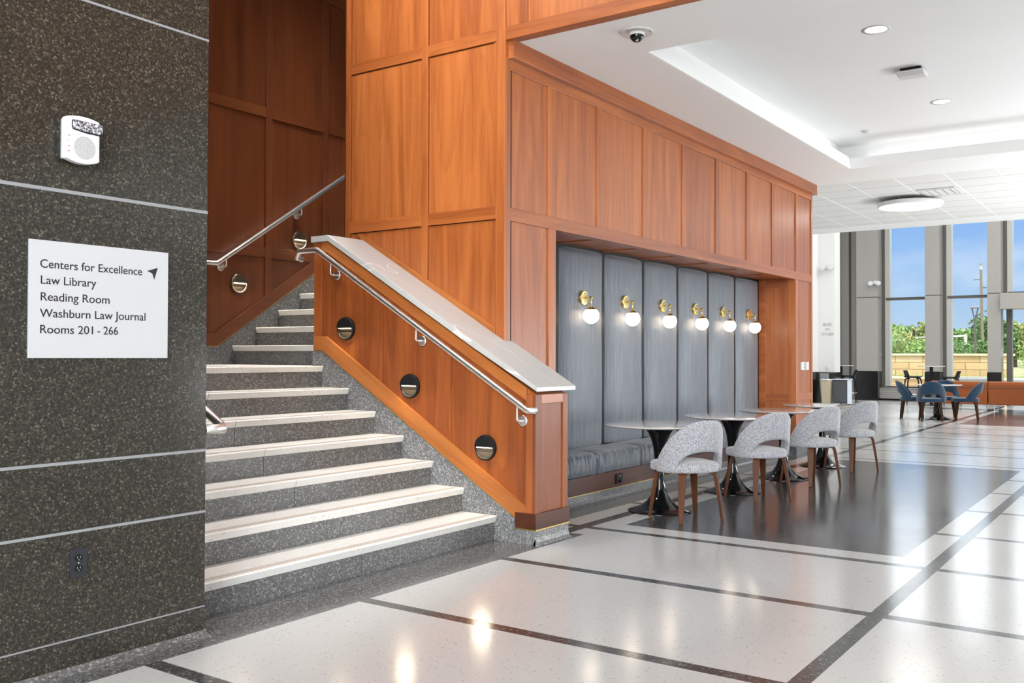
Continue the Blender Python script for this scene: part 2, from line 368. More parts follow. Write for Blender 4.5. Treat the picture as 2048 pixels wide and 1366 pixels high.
bl = MB().prism([(2.76, 1.356), (5.41, 1.356), (9.4, zs(9.4)-.005), (9.4, zs(9.4)), (5.41, 1.362), (2.76, 1.362)], 'y', YD-.0075, YD); bl.build('brass_strip', brass_line, wb)

# ------------------------------------------------------------------ staircase
RZ = .1709
st = thing('staircase', (2.77, 3.89, 0), 'grey terrazzo staircase with white treads rising beside the wooden balustrade', 'stairs')
body = MB()
for i in range(1, 8):
    y = 3.873+.2865*(i-1)
    jx = 4.04
    for xa, xb in ((2.77, jx-.002), (jx+.002, 5.352)):
        MBr = MB().box(xa, xb, y+.022, y+.06, RZ*(i-1)+(0 if i > 1 else .001), RZ*i-.048).build('riser', terr_gray, st)
    yb = y+.2865+.05 if i < 7 else 6.996
    t = MB()
    for xa, xb in ((2.77, jx-.0022), (jx+.0022, 5.354)): t.prism([(y+.016, RZ*i-.046), (y, RZ*i-.006), (y+.006, RZ*i), (yb, RZ*i), (yb, RZ*i-.046)], 'x', xa, xb)
    if i == 7: t.box(5.354, 5.60, 5.72, 6.996, RZ*7-.046, RZ*7)
    to = t.build('tread', tread_white, st)
    gl = MB()
    for q in range(3): gl.box(2.77, 5.33, y+.035+q*.018, y+.040+q*.018, RZ*i-.002, RZ*i+.0006)
    gl.build('grip_line', brown_line, to)
for jn in range(8, 17):
    x = 5.567+.266*(jn-8)
    MB().box(x+.022, x+.06, 5.78, 6.997, RZ*(jn-1), RZ*jn-.048).build('riser', terr_gray, st)
    t = MB().prism([(x+.016, RZ*jn-.05), (x, RZ*jn-.006), (x+.006, RZ*jn), (x+.32, RZ*jn), (x+.32, RZ*jn-.05)], 'y', 5.78, 6.985)
    t.build('tread', tread_white, st)

# ------------------------------------------------------------------ balustrade
X0, X1, YF = 5.357, 5.765, 3.556
def zt(y): return 1.020+.5855*(min(y, 5.557)-YF)      # underside of cap
def zb(y): return .172+.6093*(min(max(y, 3.71), 5.60)-3.714)   # lower edge of bottom rail
ba = thing('balustrade', (X0, YF, 0), 'panelled wooden stair balustrade with pale stone cap and end post', 'balustrade')
core = MB().prism([(YF+.012, .1), (3.71, .16), (5.60, zb(5.6)+.01), (5.715, zb(5.6)+.01), (5.715, zt(5.7)-.005), (5.557, zt(5.557)-.005), (YF+.012, zt(YF)-.002)], 'x', X0+.018, X1-.012)
core_o = core.build('core', wood_z, ba)
ve = [3.629, 4.292, 4.957, 5.614]
for a, c in zip(ve[:-1], ve[1:]):
    ys_ = [a+.003, c-.003]
    MB().prism([(ys_[0], zb(ys_[0])+.06), (ys_[1], zb(ys_[1])+.06), (ys_[1], zt(ys_[1])-.04), (ys_[0], zt(ys_[0])-.04)], 'x', X0+.010, X0+.025).build('panel', wood_p, ba, bevel=.002)
tr = MB().prism([(3.629, zt(3.629)-.087), (5.56, zt(5.56)-.087), (5.614, zt(5.557)-.087), (5.614, zt(5.557)), (5.557, zt(5.557)), (3.629, zt(3.629))], 'x', X0-.006, X0+.02)
tr.build('top_rail', wood_s, ba, bevel=.002)
br = MB().prism([(3.628, .173-.05), (3.714, .173), (5.60, zb(5.6)), (5.70, zb(5.6)), (5.70, zb(5.6)+.115), (5.555, zb(5.555)+.137), (3.628, zb(3.71)-.052+.137)], 'x', X0-.010, X0+.02)
br.build('bottom_rail', wood_s, ba, bevel=.002)
bs = MB().prism([(3.712, .166), (5.60, zb(5.6)-.006), (5.70, zb(5.6)-.006), (5.70, zb(5.6)), (5.60, zb(5.6)), (3.712, .173)], 'x', X0-.011, X0+.01); bs.build('brass_strip', brass_line, ba)
MB().box(X0-.008, X0+.03, YF+.0205, 3.629, .2, zt(YF)-.005).build('end_stile', wood_z, ba, bevel=.002)
MB().box(X0-.005, X0+.03, 5.614, 5.702, zb(5.6)+.11, zt(5.6)-.002).build('end_stile', wood_z, ba, bevel=.002)
fp = MB(); fp.box(X0-.0085, X0+.068, YF-.006, YF+.02, .2, zt(YF)-.003); fp.box(5.70, X1, YF-.006, YF+.02, .2, zt(YF)-.003); fp.build('post_stile', wood_e, ba, bevel=.002)
MB().box(X0+.068, 5.70, YF-.0055, YF+.02, .955, zt(YF)-.003).build('post_rail', wood_x, ba, bevel=.002)
MB().box(X0+.07, 5.698, YF+.004, YF+.02, .205, .954).build('post_panel', wood_e, ba)
MB().box(X1-.02, X1, YF, 4.085, .11, zt(YF)-.003).build('side_panel', wood_z, ba)
MB().box(X0-.018, X1+.008, YF-.016, 3.712, .107, .213).build('plinth', plinth_x, ba, bevel=.002)
MB().box(X0-.019, X1+.009, YF-.017, 3.713, .099, .107).build('brass_strip', brass_line, ba)
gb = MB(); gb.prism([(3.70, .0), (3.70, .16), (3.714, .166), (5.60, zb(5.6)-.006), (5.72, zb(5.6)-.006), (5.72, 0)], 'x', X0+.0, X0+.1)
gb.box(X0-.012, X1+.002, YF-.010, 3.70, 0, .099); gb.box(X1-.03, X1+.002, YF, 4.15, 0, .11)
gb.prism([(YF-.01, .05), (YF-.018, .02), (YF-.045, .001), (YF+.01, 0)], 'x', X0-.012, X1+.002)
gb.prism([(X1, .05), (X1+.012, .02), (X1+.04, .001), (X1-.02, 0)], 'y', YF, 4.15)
gb.build('terrazzo_base', terr_lit, ba)
cz = .042
def ct(y): return 1.068+.585*(min(y, 5.534)-3.53)
cp = MB()
cp.prism([(3.53, ct(3.53)), (4.088, ct(4.088)), (4.088, ct(4.088)-cz*1.15), (3.53, ct(3.53)-.03)], 'x', 5.335, 5.838)
cp.prism([(4.0885, ct(4.0885)), (5.534, ct(5.534)), (5.725, ct(5.534)), (5.725, ct(5.534)-cz*1.15), (5.534, ct(5.534)-cz*1.15), (4.0885, ct(4.0885)-cz*1.15)], 'x', 5.335, 5.738)
tag(cp.build('stone_cap', quartz_m, ba, bevel=.003), 'pale veined stone cap', None)

# ------------------------------------------------------------------ front wood wall and header over the cafe opening
XW, YW, ZC = 5.74, 4.09, 3.645
zr = [(2.307, 2.403), (3.646, 3.735), (4.98, 5.075), (6.32, 6.41)]
ev = [(5.69, 5.75), (4.841, 4.903), (YW, 4.173)]
b = MB(); zz = [0, 2.355, 3.69, 5.03, 6.36, 8.0]; yy = [YW+.001, 4.872, 5.749]
pz = [(0, 2.307), (2.403, 3.646), (3.735, 4.98), (5.075, 6.32), (6.41, 8.0)]
for z0, z1 in pz:
    for y0, y1 in ((4.173, 4.841), (4.903, 5.69)): b.box(XW+.016, XW+.05, y0-.01, y1-.006, z0-.01, z1-.006)
wf = struct(b.build('wall_front', wood_z)); MB().box(XW+.05, XW+.09, YW+.002, 5.748, 0, 8).build('backing', black_matte, wf)
f = MB()
for y0, y1 in ev: f.box(XW, XW+.03, y0, y1, 0, 8.0)
f.build('stile', wood_z, wf, bevel=.002)
f = MB()
for z0, z1 in zr: f.box(XW+.0005, XW+.03, 4.173, 4.841, z0, z1); f.box(XW+.0005, XW+.03, 4.903, 5.69, z0, z1)
f.build('rail', wood_y, wf, bevel=.002)
tm = MB().prism([(4.173, ct(4.173)-.02), (5.534, ct(5.534)-.02), (5.6, ct(5.6)+.055), (5.56, ct(5.56)+.055), (4.173, ct(4.173)+.052)], 'x', XW-.006, XW+.02); tm.build('sloping_trim', wood_s, wf, bevel=.002)
MB().box(XW, 9.4, 5.742, 5.752, 1.2, 8).build('return_panel', dark_z, wf)

b = MB(); hy = [4.089]+[3.93-.765*k for k in range(20)]; hz = [3.69, 5.03, 6.36, 8.0]
for i in range(len(hy)-1):
    for k in range(3): b.box(XW+.013, XW+.1, hy[i+1]+.001, hy[i]-.001, hz[k]+.001, hz[k+1]-.001)
wh = struct(b.build('wall_header', wood_z))
f = MB()
for y in hy[1:]: f.box(XW+.0003, XW+.03, y-.04, y+.04, 3.737, 8)
f.build('stile', wood_z, wh, bevel=.002)
f = MB(); f.box(XW, XW+.1, -11, YW-.0005, 3.64, 3.737)
for z0, z1 in zr[2:]:
    for i in range(len(hy)-1): f.box(XW+.0003, XW+.03, hy[i+1]+.04, hy[i]-.04, z0, z1)
f.build('rail', wood_y, wh, bevel=.002)

# ------------------------------------------------------------------ banquette wall
b = MB(); px = [XW+.001, 6.36, 7.17, 8.035, 8.895, 9.75, 10.65, 11.495, 12.39, 13.035]
for i in range(len(px)-1): b.box(px[i]+.001, px[i+1]-.001, YW+.014, YW+.1, 2.35, 3.64)
b.box(XW+.03, 6.40, YW+.014, YW+.1, .2, 2.349); b.box(12.36, 13.035, YW+.014, YW+.1, .74, 2.349); b.box(12.36, 13.035, YW+.014, YW+.1, .1, .739)
b.box(6.40, 6.444, YW+.02, 4.66, .1, 2.349)
ws = struct(b.build('wall_right', wood_z))
f = MB()
f.box(XW+.0305, 5.815, YW, YW+.03, .1, 3.64)
for x in (6.345, 7.128, 7.99, 8.85, 9.705, 10.61, 11.45, 12.347): f.box(x, x+.09, YW, YW+.03, 2.397, 3.43)
f.box(6.35, 6.454, YW, YW+.1, .1, 2.297); f.box(12.346, 12.44, YW, YW+.1, .1, 2.297); f.box(12.985, 13.04, YW, YW+.1, .1, 3.5)
f.build('stile', wood_z, ws, bevel=.002)
f = MB(); f.box(5.815, 13.0, YW+.0004, YW+.1, 2.297, 2.397); f.box(5.815, 13.0, YW+.0004, YW+.1, 3.43, 3.64); f.box(12.44, 12.985, YW+.0004, YW+.03, .70, .795)
f.build('rail', wood_x, ws, bevel=.002)
cm = MB(); cm.box(5.78, 13.09, YW-.05, YW+.02, 3.515, 3.648); cm.box(5.775, 13.095, YW-.056, YW+.02, 3.508, 3.518); cm.build('crown_moulding', wood_x, ws, bevel=.002)
nb = MB(); nb.box(12.346+.012, 12.40, YW+.05, 4.66, .44, 2.349); nb.box(6.444, 12.36, YW+.05, 4.66, 2.312, 2.36); nb.build('niche_lining', wood_z, ws)
nf = MB()
for x in [6.454+.845*k for k in range(1, 7)]: nf.box(x-.04, x+.04, YW+.06, 4.6, 2.303, 2.315)
for z0, z1 in ((.70, .78), (2.2, 2.3)): nf.box(12.346, 12.36, YW+.1, 4.50, z0, z1)
nf.box(12.346, 12.36, 4.50, 4.598, .44, 2.3); nf.build('niche_rail', wood_y, ws, bevel=.002)
MB().box(6.40, 12.40, 4.60, 4.68, .1, 2.34).build('niche_back', black_matte, ws)
MB().box(13.0, 13.04, YW+.05, 8.0, 0, 3.64).build('end_panel', wall_white, ws)
MB().box(12.346, 13.05, YW-.004, YW+.1, .0, .1).build('base', terr_gray, ws)

bq = thing('banquette', (6.45, 4.16, 0), 'long blue grey upholstered banquette built into the wooden niche', 'bench')
MB().box(6.452, 12.344, 4.165, 4.59, .097, .245).build('plinth', plinth_x, bq, bevel=.002)
MB().box(6.452, 12.344, 4.162, 4.2, .091, .097).build('brass_strip', brass_line, bq)
bb = MB().prism([(4.58, 0), (4.58, .091), (4.167, .091), (4.166, .035), (4.155, .014), (4.125, .001), (4.12, 0)], 'x', 5.80, 12.346); bb.build('terrazzo_base', terr_gray, bq)
seams = [6.454, 7.262, 8.105, 8.955, 9.81, 10.655, 11.50, 12.346]
def cushion(xa, xb, seed):
    rnd = random.Random(seed); ph = [rnd.uniform(0, 6.28) for _ in range(6)]
    W = xb-xa
    def fn(u, v):
        x = xa+W*u; e = 1-abs(2*u-1)**10; inset = .034*(1-e)
        pts = [(4.585, .425), (4.40, .447), (4.27, .449), (4.19, .441), (4.163, .427), (4.152, .40), (4.149, .35), (4.152, .29), (4.158, .25), (4.175, .246)]
        s = v*(len(pts)-1); i = min(int(s), len(pts)-2); t = s-i
        y = pts[i][0]*(1-t)+pts[i+1][0]*t; z = pts[i][1]*(1-t)+pts[i+1][1]*t
        ple = 0
        if z < .437 and v > .3:
            k = max(0, 1-(.427-z)/.15); ple = k*min(1, (v-.33)/.1)*(.0065*math.sin(x*85+ph[0]+2*math.sin(x*17+ph[1]))+.004*math.sin(x*143+ph[2]))
        top = 0 if v > .3 else .003*math.sin(x*23+ph[3]+y*31)
        return (x if True else x, y+inset+ple, z-inset*.7+top)
    return MB().grid(fn, 110, 37, flip=True)
for i in range(7):
    cushion(seams[i]+.001, seams[i+1]-.001, i).build('seat_cushion', satin, bq, smooth=True)
pse = [6.456, 7.28, 8.125, 8.97, 9.815, 10.66, 11.505, 12.344]
def pad(xa, xb, seed):
    rnd = random.Random(seed+40); ph = [rnd.uniform(0, 6.28) for _ in range(8)]
    def fn(u, v):
        z = .43+(2.30-.43)*v; a = abs(2*u-1); vt = max(0, (v-.965)/.035)
        bul = .066*(1-a**3.2)*(1-vt**2.5*.95)
        wob = .006*math.sin(z*5.1+ph[0])*(1 if u > .5 else -1)*(a**8)
        scx, scz = .48, 1.82
        rr = math.hypot((u-scx)*.84, (z-scz)); dim = -.010*math.exp(-(rr/.09)**2)
        pk = .0035*math.exp(-((z-scz-.16)/.09)**2)*math.exp(-((u-scx)/.11)**2)*math.sin((u-scx)*95+ph[2])
        low = .0022*math.sin(u*60+ph[3])*math.exp(-((z-.62)/.12)**2)
        x = xa+(xb-xa)*u+wob
        return (x, 4.612-bul-dim-pk-low, z-.006*vt)
    return MB().grid(fn, 56, 90)
for i in range(7): pad(pse[i]+.001, pse[i+1]-.001, i).build('back_panel', slub, bq, smooth=True)

# ------------------------------------------------------------------ wall sconces
def sconce_mb(x, label):
    sc = thing('wall_sconce', (x, 4.548, 1.825), label, 'wall lamp', 'brass globe wall lamps on the banquette back')
    c = (x, 4.552, 1.825)
    bp = MB().lathe([(.0, 0), (.066, 0), (.068, .004), (.068, .026), (.064, .030), (0, .030)], c, 36, 'y', -1).build('backplate', brass, sc, smooth=True, bevel=.001)
    for dz in (.042, -.042): MB().lathe([(0, 0), (.0045, 0), (.0045, .003), (0, .003)], (x, 4.522, 1.825+dz), 10, 'y', -1).build('screw', black_matte, bp)
    MB().tube([(x, 4.524, 1.825), (x, 4.437, 1.825)], .0065, 14).build('arm', brass, sc, smooth=True)
    MB().lathe([(0, 0), (.012, 0), (.012, .026), (0, .026)], (x, 4.468, 1.825), 16, 'y', -1).build('knuckle', brass, sc)
    MB().tube([(x, 4.455, 1.825), (x, 4.455, 1.735)], .0055, 14).build('stem', brass, sc, smooth=True)
    MB().lathe([(.0, .004), (.008, .004), (.012, -.004), (.038, -.016), (.055, -.026), (.055, -.030), (0, -.030)][::-1], (x, 4.455, 1.742), 32).build('cap', brass, sc, smooth=True)
    gp = [(.0755*math.sin(pi*k/20), -.0755*math.cos(pi*k/20)) for k in range(0, 17)]
    MB().lathe([(max(r, .0005), h) for r, h in gp], (x, 4.455, 1.657), 32).build('globe', globe_m, sc, smooth=True)
ords = ['nearest the stair, on the first visible banquette panel', 'second from the stair along the banquette', 'third from the stair along the banquette', 'fourth from the stair along the banquette', 'fifth from the stair along the banquette', 'farthest from the stair, beside the niche end']
for x, l in zip((7.643, 8.462, 9.315, 10.16, 10.985, 11.83), ords): sconce_mb(x, 'lit brass globe wall lamp '+l)

# ------------------------------------------------------------------ ceilings
c = MB(); CX0, CX1, CY0, CY1 = 6.60, 12.21, -2.6, 3.355
c.box(5.835, CX0, -11, YW+.06, ZC, ZC+.02); c.box(CX1, 13.15, -11, 8.0, ZC, ZC+.02); c.box(CX0, CX1, CY1, YW+.06, ZC, ZC+.02); c.box(CX0, CX1, -11, CY0, ZC, ZC+.02)
c.box(CX0, CX0+.012, CY0, CY1, ZC+.001, ZC+.135); c.box(CX1-.012, CX1, CY0, CY1, ZC+.001, ZC+.135); c.box(CX0, CX1, CY1-.012, CY1, ZC+.001, ZC+.135); c.box(CX0, CX1, CY0, CY0+.012, ZC+.001, ZC+.135)
s_ = .16; RC = 3.965
c.box(CX0-s_-.02, CX0-s_, CY0-s_, CY1+s_, ZC+.02, RC); c.box(CX1+s_, CX1+s_+.02, CY0-s_, CY1+s_, ZC+.02, RC); c.box(CX0-s_, CX1+s_, CY1+s_, CY1+s_+.02, ZC+.02, RC); c.box(CX0-s_, CX1+s_, CY0-s_-.02, CY0-s_, ZC+.02, RC)
c.box(CX0-s_-.02, CX1+s_+.02, CY0-s_-.02, CY1+s_+.02, RC, RC+.02)
c.box(17.62, 18.30, -11, 8.0, ZC-.003, ZC+.02)
struct(c.build('ceiling', white_paint))
t = MB().box(13.15, 17.62, -11, 8.0, ZC+.002, ZC+.02); tco = struct(t.build('ceiling_tiled', tile_white))
gm = MB()
for k in range(-20, 11): gm.box(13.15, 17.62, 1.84+.6096*k-.010, 1.84+.6096*k+.010, ZC, ZC+.003)
gm2 = MB()
for k in range(0, 8): gm2.box(13.15+.6096*k-.004, 13.15+.6096*k+.004, -11, 8, ZC+.0005, ZC+.003)
gm.build('grid_bar', white_paint, tco); gm2.build('tile_joint', plain('joint_shadow_grey', (.45, .44, .43), .9), tco)
# upper volume: roofs and outer walls
r = MB(); r.box(-9, 5.74, -11, 7.1, 8.0, 8.2); r.box(5.74, 29.9, -11, 10.6, 8.0, 8.2); r.box(18.28, 18.4, -11, 10.5, ZC+.02, 8.0); struct(r.build('ceiling_upper', white_paint))
MBa = MB().box(2.757, 9.5, 4.6, 7.1, 6.2, 6.3); struct(MBa.build('ceiling_stair', white_paint))
struct(MB().box(-9.2, -9, -11, 7, 0, 8.2).build('wall_rear', wall_white))
struct(MB().box(-9, 31, -11.2, -11, 0, 8.2).build('wall_south', wall_white))
struct(MB().box(-9, 2.757, 7.0, 7.1, 0, 8.2).build('wall_far_left', wall_white))
light('stair_fill_light', 'AREA', (6.3, 6.2, 6.15), (0, 0, 0), 26, (1, .97, .92), .5, .9)  # unseen light added to brighten the upper flight
light('stair_fill_light', 'AREA', (4.1, 5.0, 6.15), (0, 0, 0), 22, (1, .98, .95), .5, .95)  # second added light, for the treads of the lower flight
ww = light('front_wall_fill', 'AREA', (3.1, 4.7, 5.9), (0, 0, 0), 30, (1, .98, .95), .6, 1.5); aim(ww, (.8, .08, -.6))  # added out of view to lift the front wood wall
# cove lamps
lg = light('cove_lamp', 'AREA', ((CX0+CX1)/2, CY1+.09, ZC+.06), (pi, 0, 0), .8, (1, .99, .97), (5.4, .06))
lg = light('cove_lamp', 'AREA', (CX1+.09, (CY0+CY1)/2, ZC+.06), (pi, 0, 0), 4, (1, .99, .97), (.06, 5.6))

# ------------------------------------------------------------------ ceiling fixtures
def downlight(x, y, label):
    d = thing('downlight', (x, y, RC), label, 'ceiling light', 'recessed downlights in the raised ceiling')
    MB().lathe([(.085, .0), (.112, -.004), (.112, .0)], (x, y, RC), 32).build('trim_ring', white_plastic, d, smooth=True)
    MB().lathe([(0, -.0012), (.085, -.0012), (.085, .0), (0, 0)][::-1], (x, y, RC-.001), 32).build('lens', down_face, d)
    light('downlight_beam', 'AREA', (x, y, RC-.02), (0, 0, 0), 5, (1, .93, .84), .16, 2.0)
downlight(8.05, 2.0, 'recessed round downlight nearest the top edge of the picture'); downlight(10.72, 2.0, 'recessed round downlight between the square white box and the ceiling corner')
ap = thing('access_point', (9.36, 2.0, RC), 'square white box mounted on the raised ceiling between two downlights', 'ceiling device')
MB().box(9.27, 9.45, 1.91, 2.09, RC-.03, RC).build('bracket', black_matte, ap); MB().prism([(9.24, RC-.03), (9.24, RC-.05), (9.30, RC-.072), (9.42, RC-.072), (9.48, RC-.05), (9.48, RC-.03)], 'y', 1.88, 2.12).build('cover', white_plastic, ap, bevel=.01)
sp = MB().lathe([(0, -.022), (.035, -.022), (.047, -.012), (.05, 0), (0, 0)], (11.62, 3.0, RC), 24).build('detector', white_plastic, smooth=True); tag(sp, 'tiny white disc on the raised ceiling near its corner', 'ceiling device')
dc = thing('dome_camera', (6.16, 3.21, ZC), 'black dome security camera in a white round plate on the ceiling', 'camera')
MB().lathe([(0, -.004), (.10, -.004), (.118, -.010), (.128, 0), (0, 0)], (6.16, 3.21, ZC), 40).build('plate', white_plastic, dc, smooth=True)
MB().lathe([(.0, -.030), (.048, -.030), (.058, -.02), (.062, -.006), (0, -.006)], (6.16, 3.21, ZC), 32).build('collar', white_plastic, dc, smooth=True)
MB().lathe([(max(.052*math.sin(pi/2*k/10), .0004), -.022-.052*math.cos(pi/2*k/10)) for k in range(11)]+[(0.0, -.022)], (6.16, 3.21, ZC), 32).build('dome', black_gloss, dc, smooth=True)
MB().lathe([(0, 0), (.011, 0), (.012, .004), (0, .004)], (6.138, 3.195, ZC-.066), 16, 'x', -1).build('camera_lens', steel, dc)
for q in range(3):
    a = 2.1*q+.7; MB().lathe([(0, -.0115), (.005, -.0115), (.005, -.004), (0, -.004)], (6.16+.098*math.cos(a), 3.21+.098*math.sin(a), ZC), 8).build('screw', gray_plastic, dc)
pd = thing('disc_lamp', (15.02, 3.25, ZC), 'large round white disc lamp hung just under the tiled ceiling', 'ceiling light')
MB().lathe([(0, -.02), (.16, -.02), (.16, 0), (0, 0)], (15.02, 3.25, ZC), 32).build('canopy', black_matte, pd)
MB().lathe([(0, -.115), (.44, -.115), (.46, -.10), (.46, -.06), (.44, -.05), (0, -.05)], (15.02, 3.25, ZC), 56).build('housing', white_plastic, pd, bevel=.004)
for q in range(3): a = 2.1*q+.4; MB().tube([(15.02+.25*math.cos(a), 3.25+.25*math.sin(a), ZC), (15.02+.25*math.cos(a), 3.25+.25*math.sin(a), ZC-.06)], .012, 8).build('hanger', black_matte, pd)
MB().lathe([(0, -.119), (.435, -.119), (.435, -.114), (0, -.114)], (15.02, 3.25, ZC), 56).build('diffuser', lamp_face, pd)
light('disc_lamp_beam', 'AREA', (15.02, 3.25, ZC-.13), (0, 0, 0), 10, (1, .96, .90), .8)
av = thing('air_diffuser', (14.55, 2.75, ZC), 'rectangular white air diffuser set in the tiled ceiling', 'vent')
MB().box(14.25, 14.86, 2.50, 3.0, ZC-.012, ZC-.001).build('frame', white_plastic, av, bevel=.004); MB().box(14.31, 14.80, 2.55, 2.95, ZC-.016, ZC-.012).build('face', tile_white, av)
v = MB()
for q in range(4): v.box(14.31, 14.80, 2.56+q*.1, 2.585+q*.1, ZC-.018, ZC-.015)
v.build('slot', pale_frame, av)

# ------------------------------------------------------------------ step lights
def step_light(c, axis, label):
    # axis 'x': on balustrade facing -X ; 'y': on dark wall facing -Y
    o = thing('step_light', c, label, 'wall light', 'round step lights along the stairs')
    M = Matrix.Identity(4) if axis == 'y' else Matrix.Rotation(-pi/2, 4, 'Z')
    def B(mb, name, m, **k):
        mb.v = [tuple((M @ Vector(p))+Vector(c)) for p in mb.v]; return mb.build(name, m, o, **k)
    main = black_matte if axis == 'x' else bronze
    B(MB().lathe([(0, 0), (.088, 0), (.090, .004), (.090, .022), (.086, .026), (.078, .026), (.074, .018), (0, .018)], (0, 0, 0), 40, 'y', -1), 'housing', main, smooth=True, bevel=.001)
    # upper hood: half disc standing proud, flat underside
    pts = [(.082*math.cos(a), .082*math.sin(a)+.004) for a in [pi*k/20 for k in range(21)]]
    B(MB().prism(pts, 'y', -.040, -.012), 'hood', main, bevel=.006)
    B(MB().box(-.062, .062, -.036, -.020, -.001, .0035), 'light_slot', led_warm)
    dish = [(.072*math.cos(a), .072*math.sin(a)-.002) for a in [pi+pi*k/20 for k in range(21)]]
    B(MB().prism(dish, 'y', -.021, -.017), 'reflector', bronze)
    d = M.to_3x3() @ Vector((0, -.055, -.01)); l = light('step_light_beam', 'AREA', Vector(c)+d, (0, 0, 0), 1.0, (1, .80, .56), (.12, .07)); aim(l, M.to_3x3() @ Vector((0, -.55, -1)))
step_light((X0+.008, 5.341, 1.491), 'x', 'black round step light highest on the balustrade'); step_light((X0+.008, 4.675, 1.054), 'x', 'black round step light in the middle panel of the balustrade'); step_light((X0+.008, 3.973, .637), 'x', 'black round step light lowest on the balustrade, near the end post')
step_light((5.651, YD+.012, 1.934), 'y', 'bronze round step light on the dark wood wall, lower of two there'); step_light((6.376, YD+.012, 2.401), 'y', 'bronze round step light on the dark wood wall above the stone cap end')

# ------------------------------------------------------------------ handrails
def bracket(parent, p, wall, wx):
    # p: rail point above ; wall: point on wall ; wx: outward direction from the wall
    p, wall, wx = Vector(p), Vector(wall), Vector(wx)
    b = MB().tube([p+Vector((0, 0, -.018)), Vector((p.x, p.y, wall.z+.012)), Vector((p.x, p.y, wall.z))-wx*.012, wall], .0075, 12).build('bracket', steel, parent, smooth=True)
    ax = 'x' if abs(wx.x) > .5 else 'y'; sg = 1 if (wx.x+wx.y) > 0 else -1
    MB().lathe([(0, 0), (.036, 0), (.038, .003), (.038, .008), (.034, .011), (0, .011)], wall, 32, ax, sg).build('rosette', steel, b, smooth=True, bevel=.001)
xr = X0-.078
hr = thing('handrail', (xr, 3.571, .9), 'stainless steel handrail on brackets along the balustrade', 'handrail')
MB().tube([(X0-.006, 5.84, 2.06), (xr+.01, 5.83, 2.07), (xr, 5.80, 2.119), (xr, 5.593, 2.119), (xr, 3.571, .914), (xr, 3.500, .914)], .0215, 20).build('rail', steel, hr, smooth=True, bevel=0)
for y, z in ((5.44, 1.93), (4.555, 1.404), (3.655, .853)):
    bracket(hr, (xr, y, .914+(y-3.571)*.596), (X0-.002, y, z-.015), (-1, 0, 0))
yr = YD-.08
h2 = thing('handrail', (5.34, yr, 2.09), 'stainless steel handrail climbing the dark wood wall of the stair', 'handrail')
MB().tube([(4.4, yr, 2.084), (5.342, yr, 2.088), (7.6, yr, 2.088+(7.6-5.342)*.646)], .0215, 20).build('rail', steel, h2, smooth=True)
for x in (5.445, 6.33, 7.2): bracket(h2, (x, yr, 2.088+(x-5.342)*.646), (x, YD-.001, 2.088+(x-5.342)*.646-.085), (0, -1, 0))
h3 = thing('handrail', (2.88, 3.66, .93), 'short end of a steel handrail peeking out behind the granite wall', 'handrail')
MB().tube([(2.762, 3.665, .936), (2.87, 3.665, .936), (2.885, 3.69, .945), (2.885, 3.79, 1.0), (2.885, 5.55, 1.0+1.76*.597)], .0215, 18).build('rail', steel, h3, smooth=True)
MB().lathe([(0, 0), (.022, 0), (.022, .004), (0, .004)], (2.762, 3.665, .936), 18, 'x', 1).build('end_cap', black_matte, h3)
for y in (4.1, 5.0): bracket(h3, (2.885, y, 1.0+(y-3.79)*.597), (2.758, y, 1.0+(y-3.79)*.597-.085), (1, 0, 0))
#PART2
# ------------------------------------------------------------------ sign, alarm, outlets
def text_mesh(name, body, origin, size, mat, parent, width=None, rot=None, depth=.0008, offset=0.0):
    cu = bpy.data.curves.new(name, 'FONT'); cu.body = body; cu.size = size; cu.extrude = depth/2; cu.offset = offset
    o = bpy.data.objects.new('text_tmp', cu); C.objects.link(o)
    dg = bpy.context.evaluated_depsgraph_get(); dg.update()
    me = bpy.data.meshes.new_from_object(o.evaluated_get(dg)); bpy.data.objects.remove(o)
    if width:
        x1 = max(v.co.x for v in me.vertices); x0 = min(v.co.x for v in me.vertices); k = width/(x1-x0)
        for v in me.vertices: v.co.x = (v.co.x-x0)*k
    R_ = rot or Matrix.Rotation(pi/2, 4, 'X')
    off = Vector((0, 0, 0)); q = parent
    while q is not None: off += q.location; q = q.parent
    me.transform(Matrix.Translation(Vector(origin)-off) @ R_)
    me.materials.clear(); me.materials.append(mat); ob = bpy.data.objects.new(name, me); C.objects.link(ob); ob.parent = parent; return ob
sg = thing('wall_sign', (2.24, YG, 1.267), 'white square directory sign with black lettering and arrow on the granite wall', 'sign')
MB().box(1.929, 2.545, YG-.006, YG, 1.267, 1.729).build('backing', gray_plastic, sg)
MB().box(1.929, 2.545, YG-.012, YG-.006, 1.267, 1.729).build('panel', sign_white, sg, bevel=.0008)
yt = YG-.0124
for body, x, z, wd in (('Centers for Excellence', 1.971, 1.621, .445), ('Law Library', 1.974, 1.5575, .232), ('Reading Room', 1.974, 1.492, .292), ('Washburn Law Journal', 1.971, 1.4275, .463), ('Rooms 201', 1.973, 1.364, .2205), ('-', 2.214, 1.364, .011), ('266', 2.240, 1.364, .0655)):
    text_mesh('lettering', body, (x, yt, z), .0475, ink, sg, wd, offset=.0002)
MB().prism([(2.440, 1.642), (2.492, 1.659), (2.475, 1.607), (2.465, 1.633)], 'y', yt-.0004, yt+.0004).build('arrow', ink, sg)

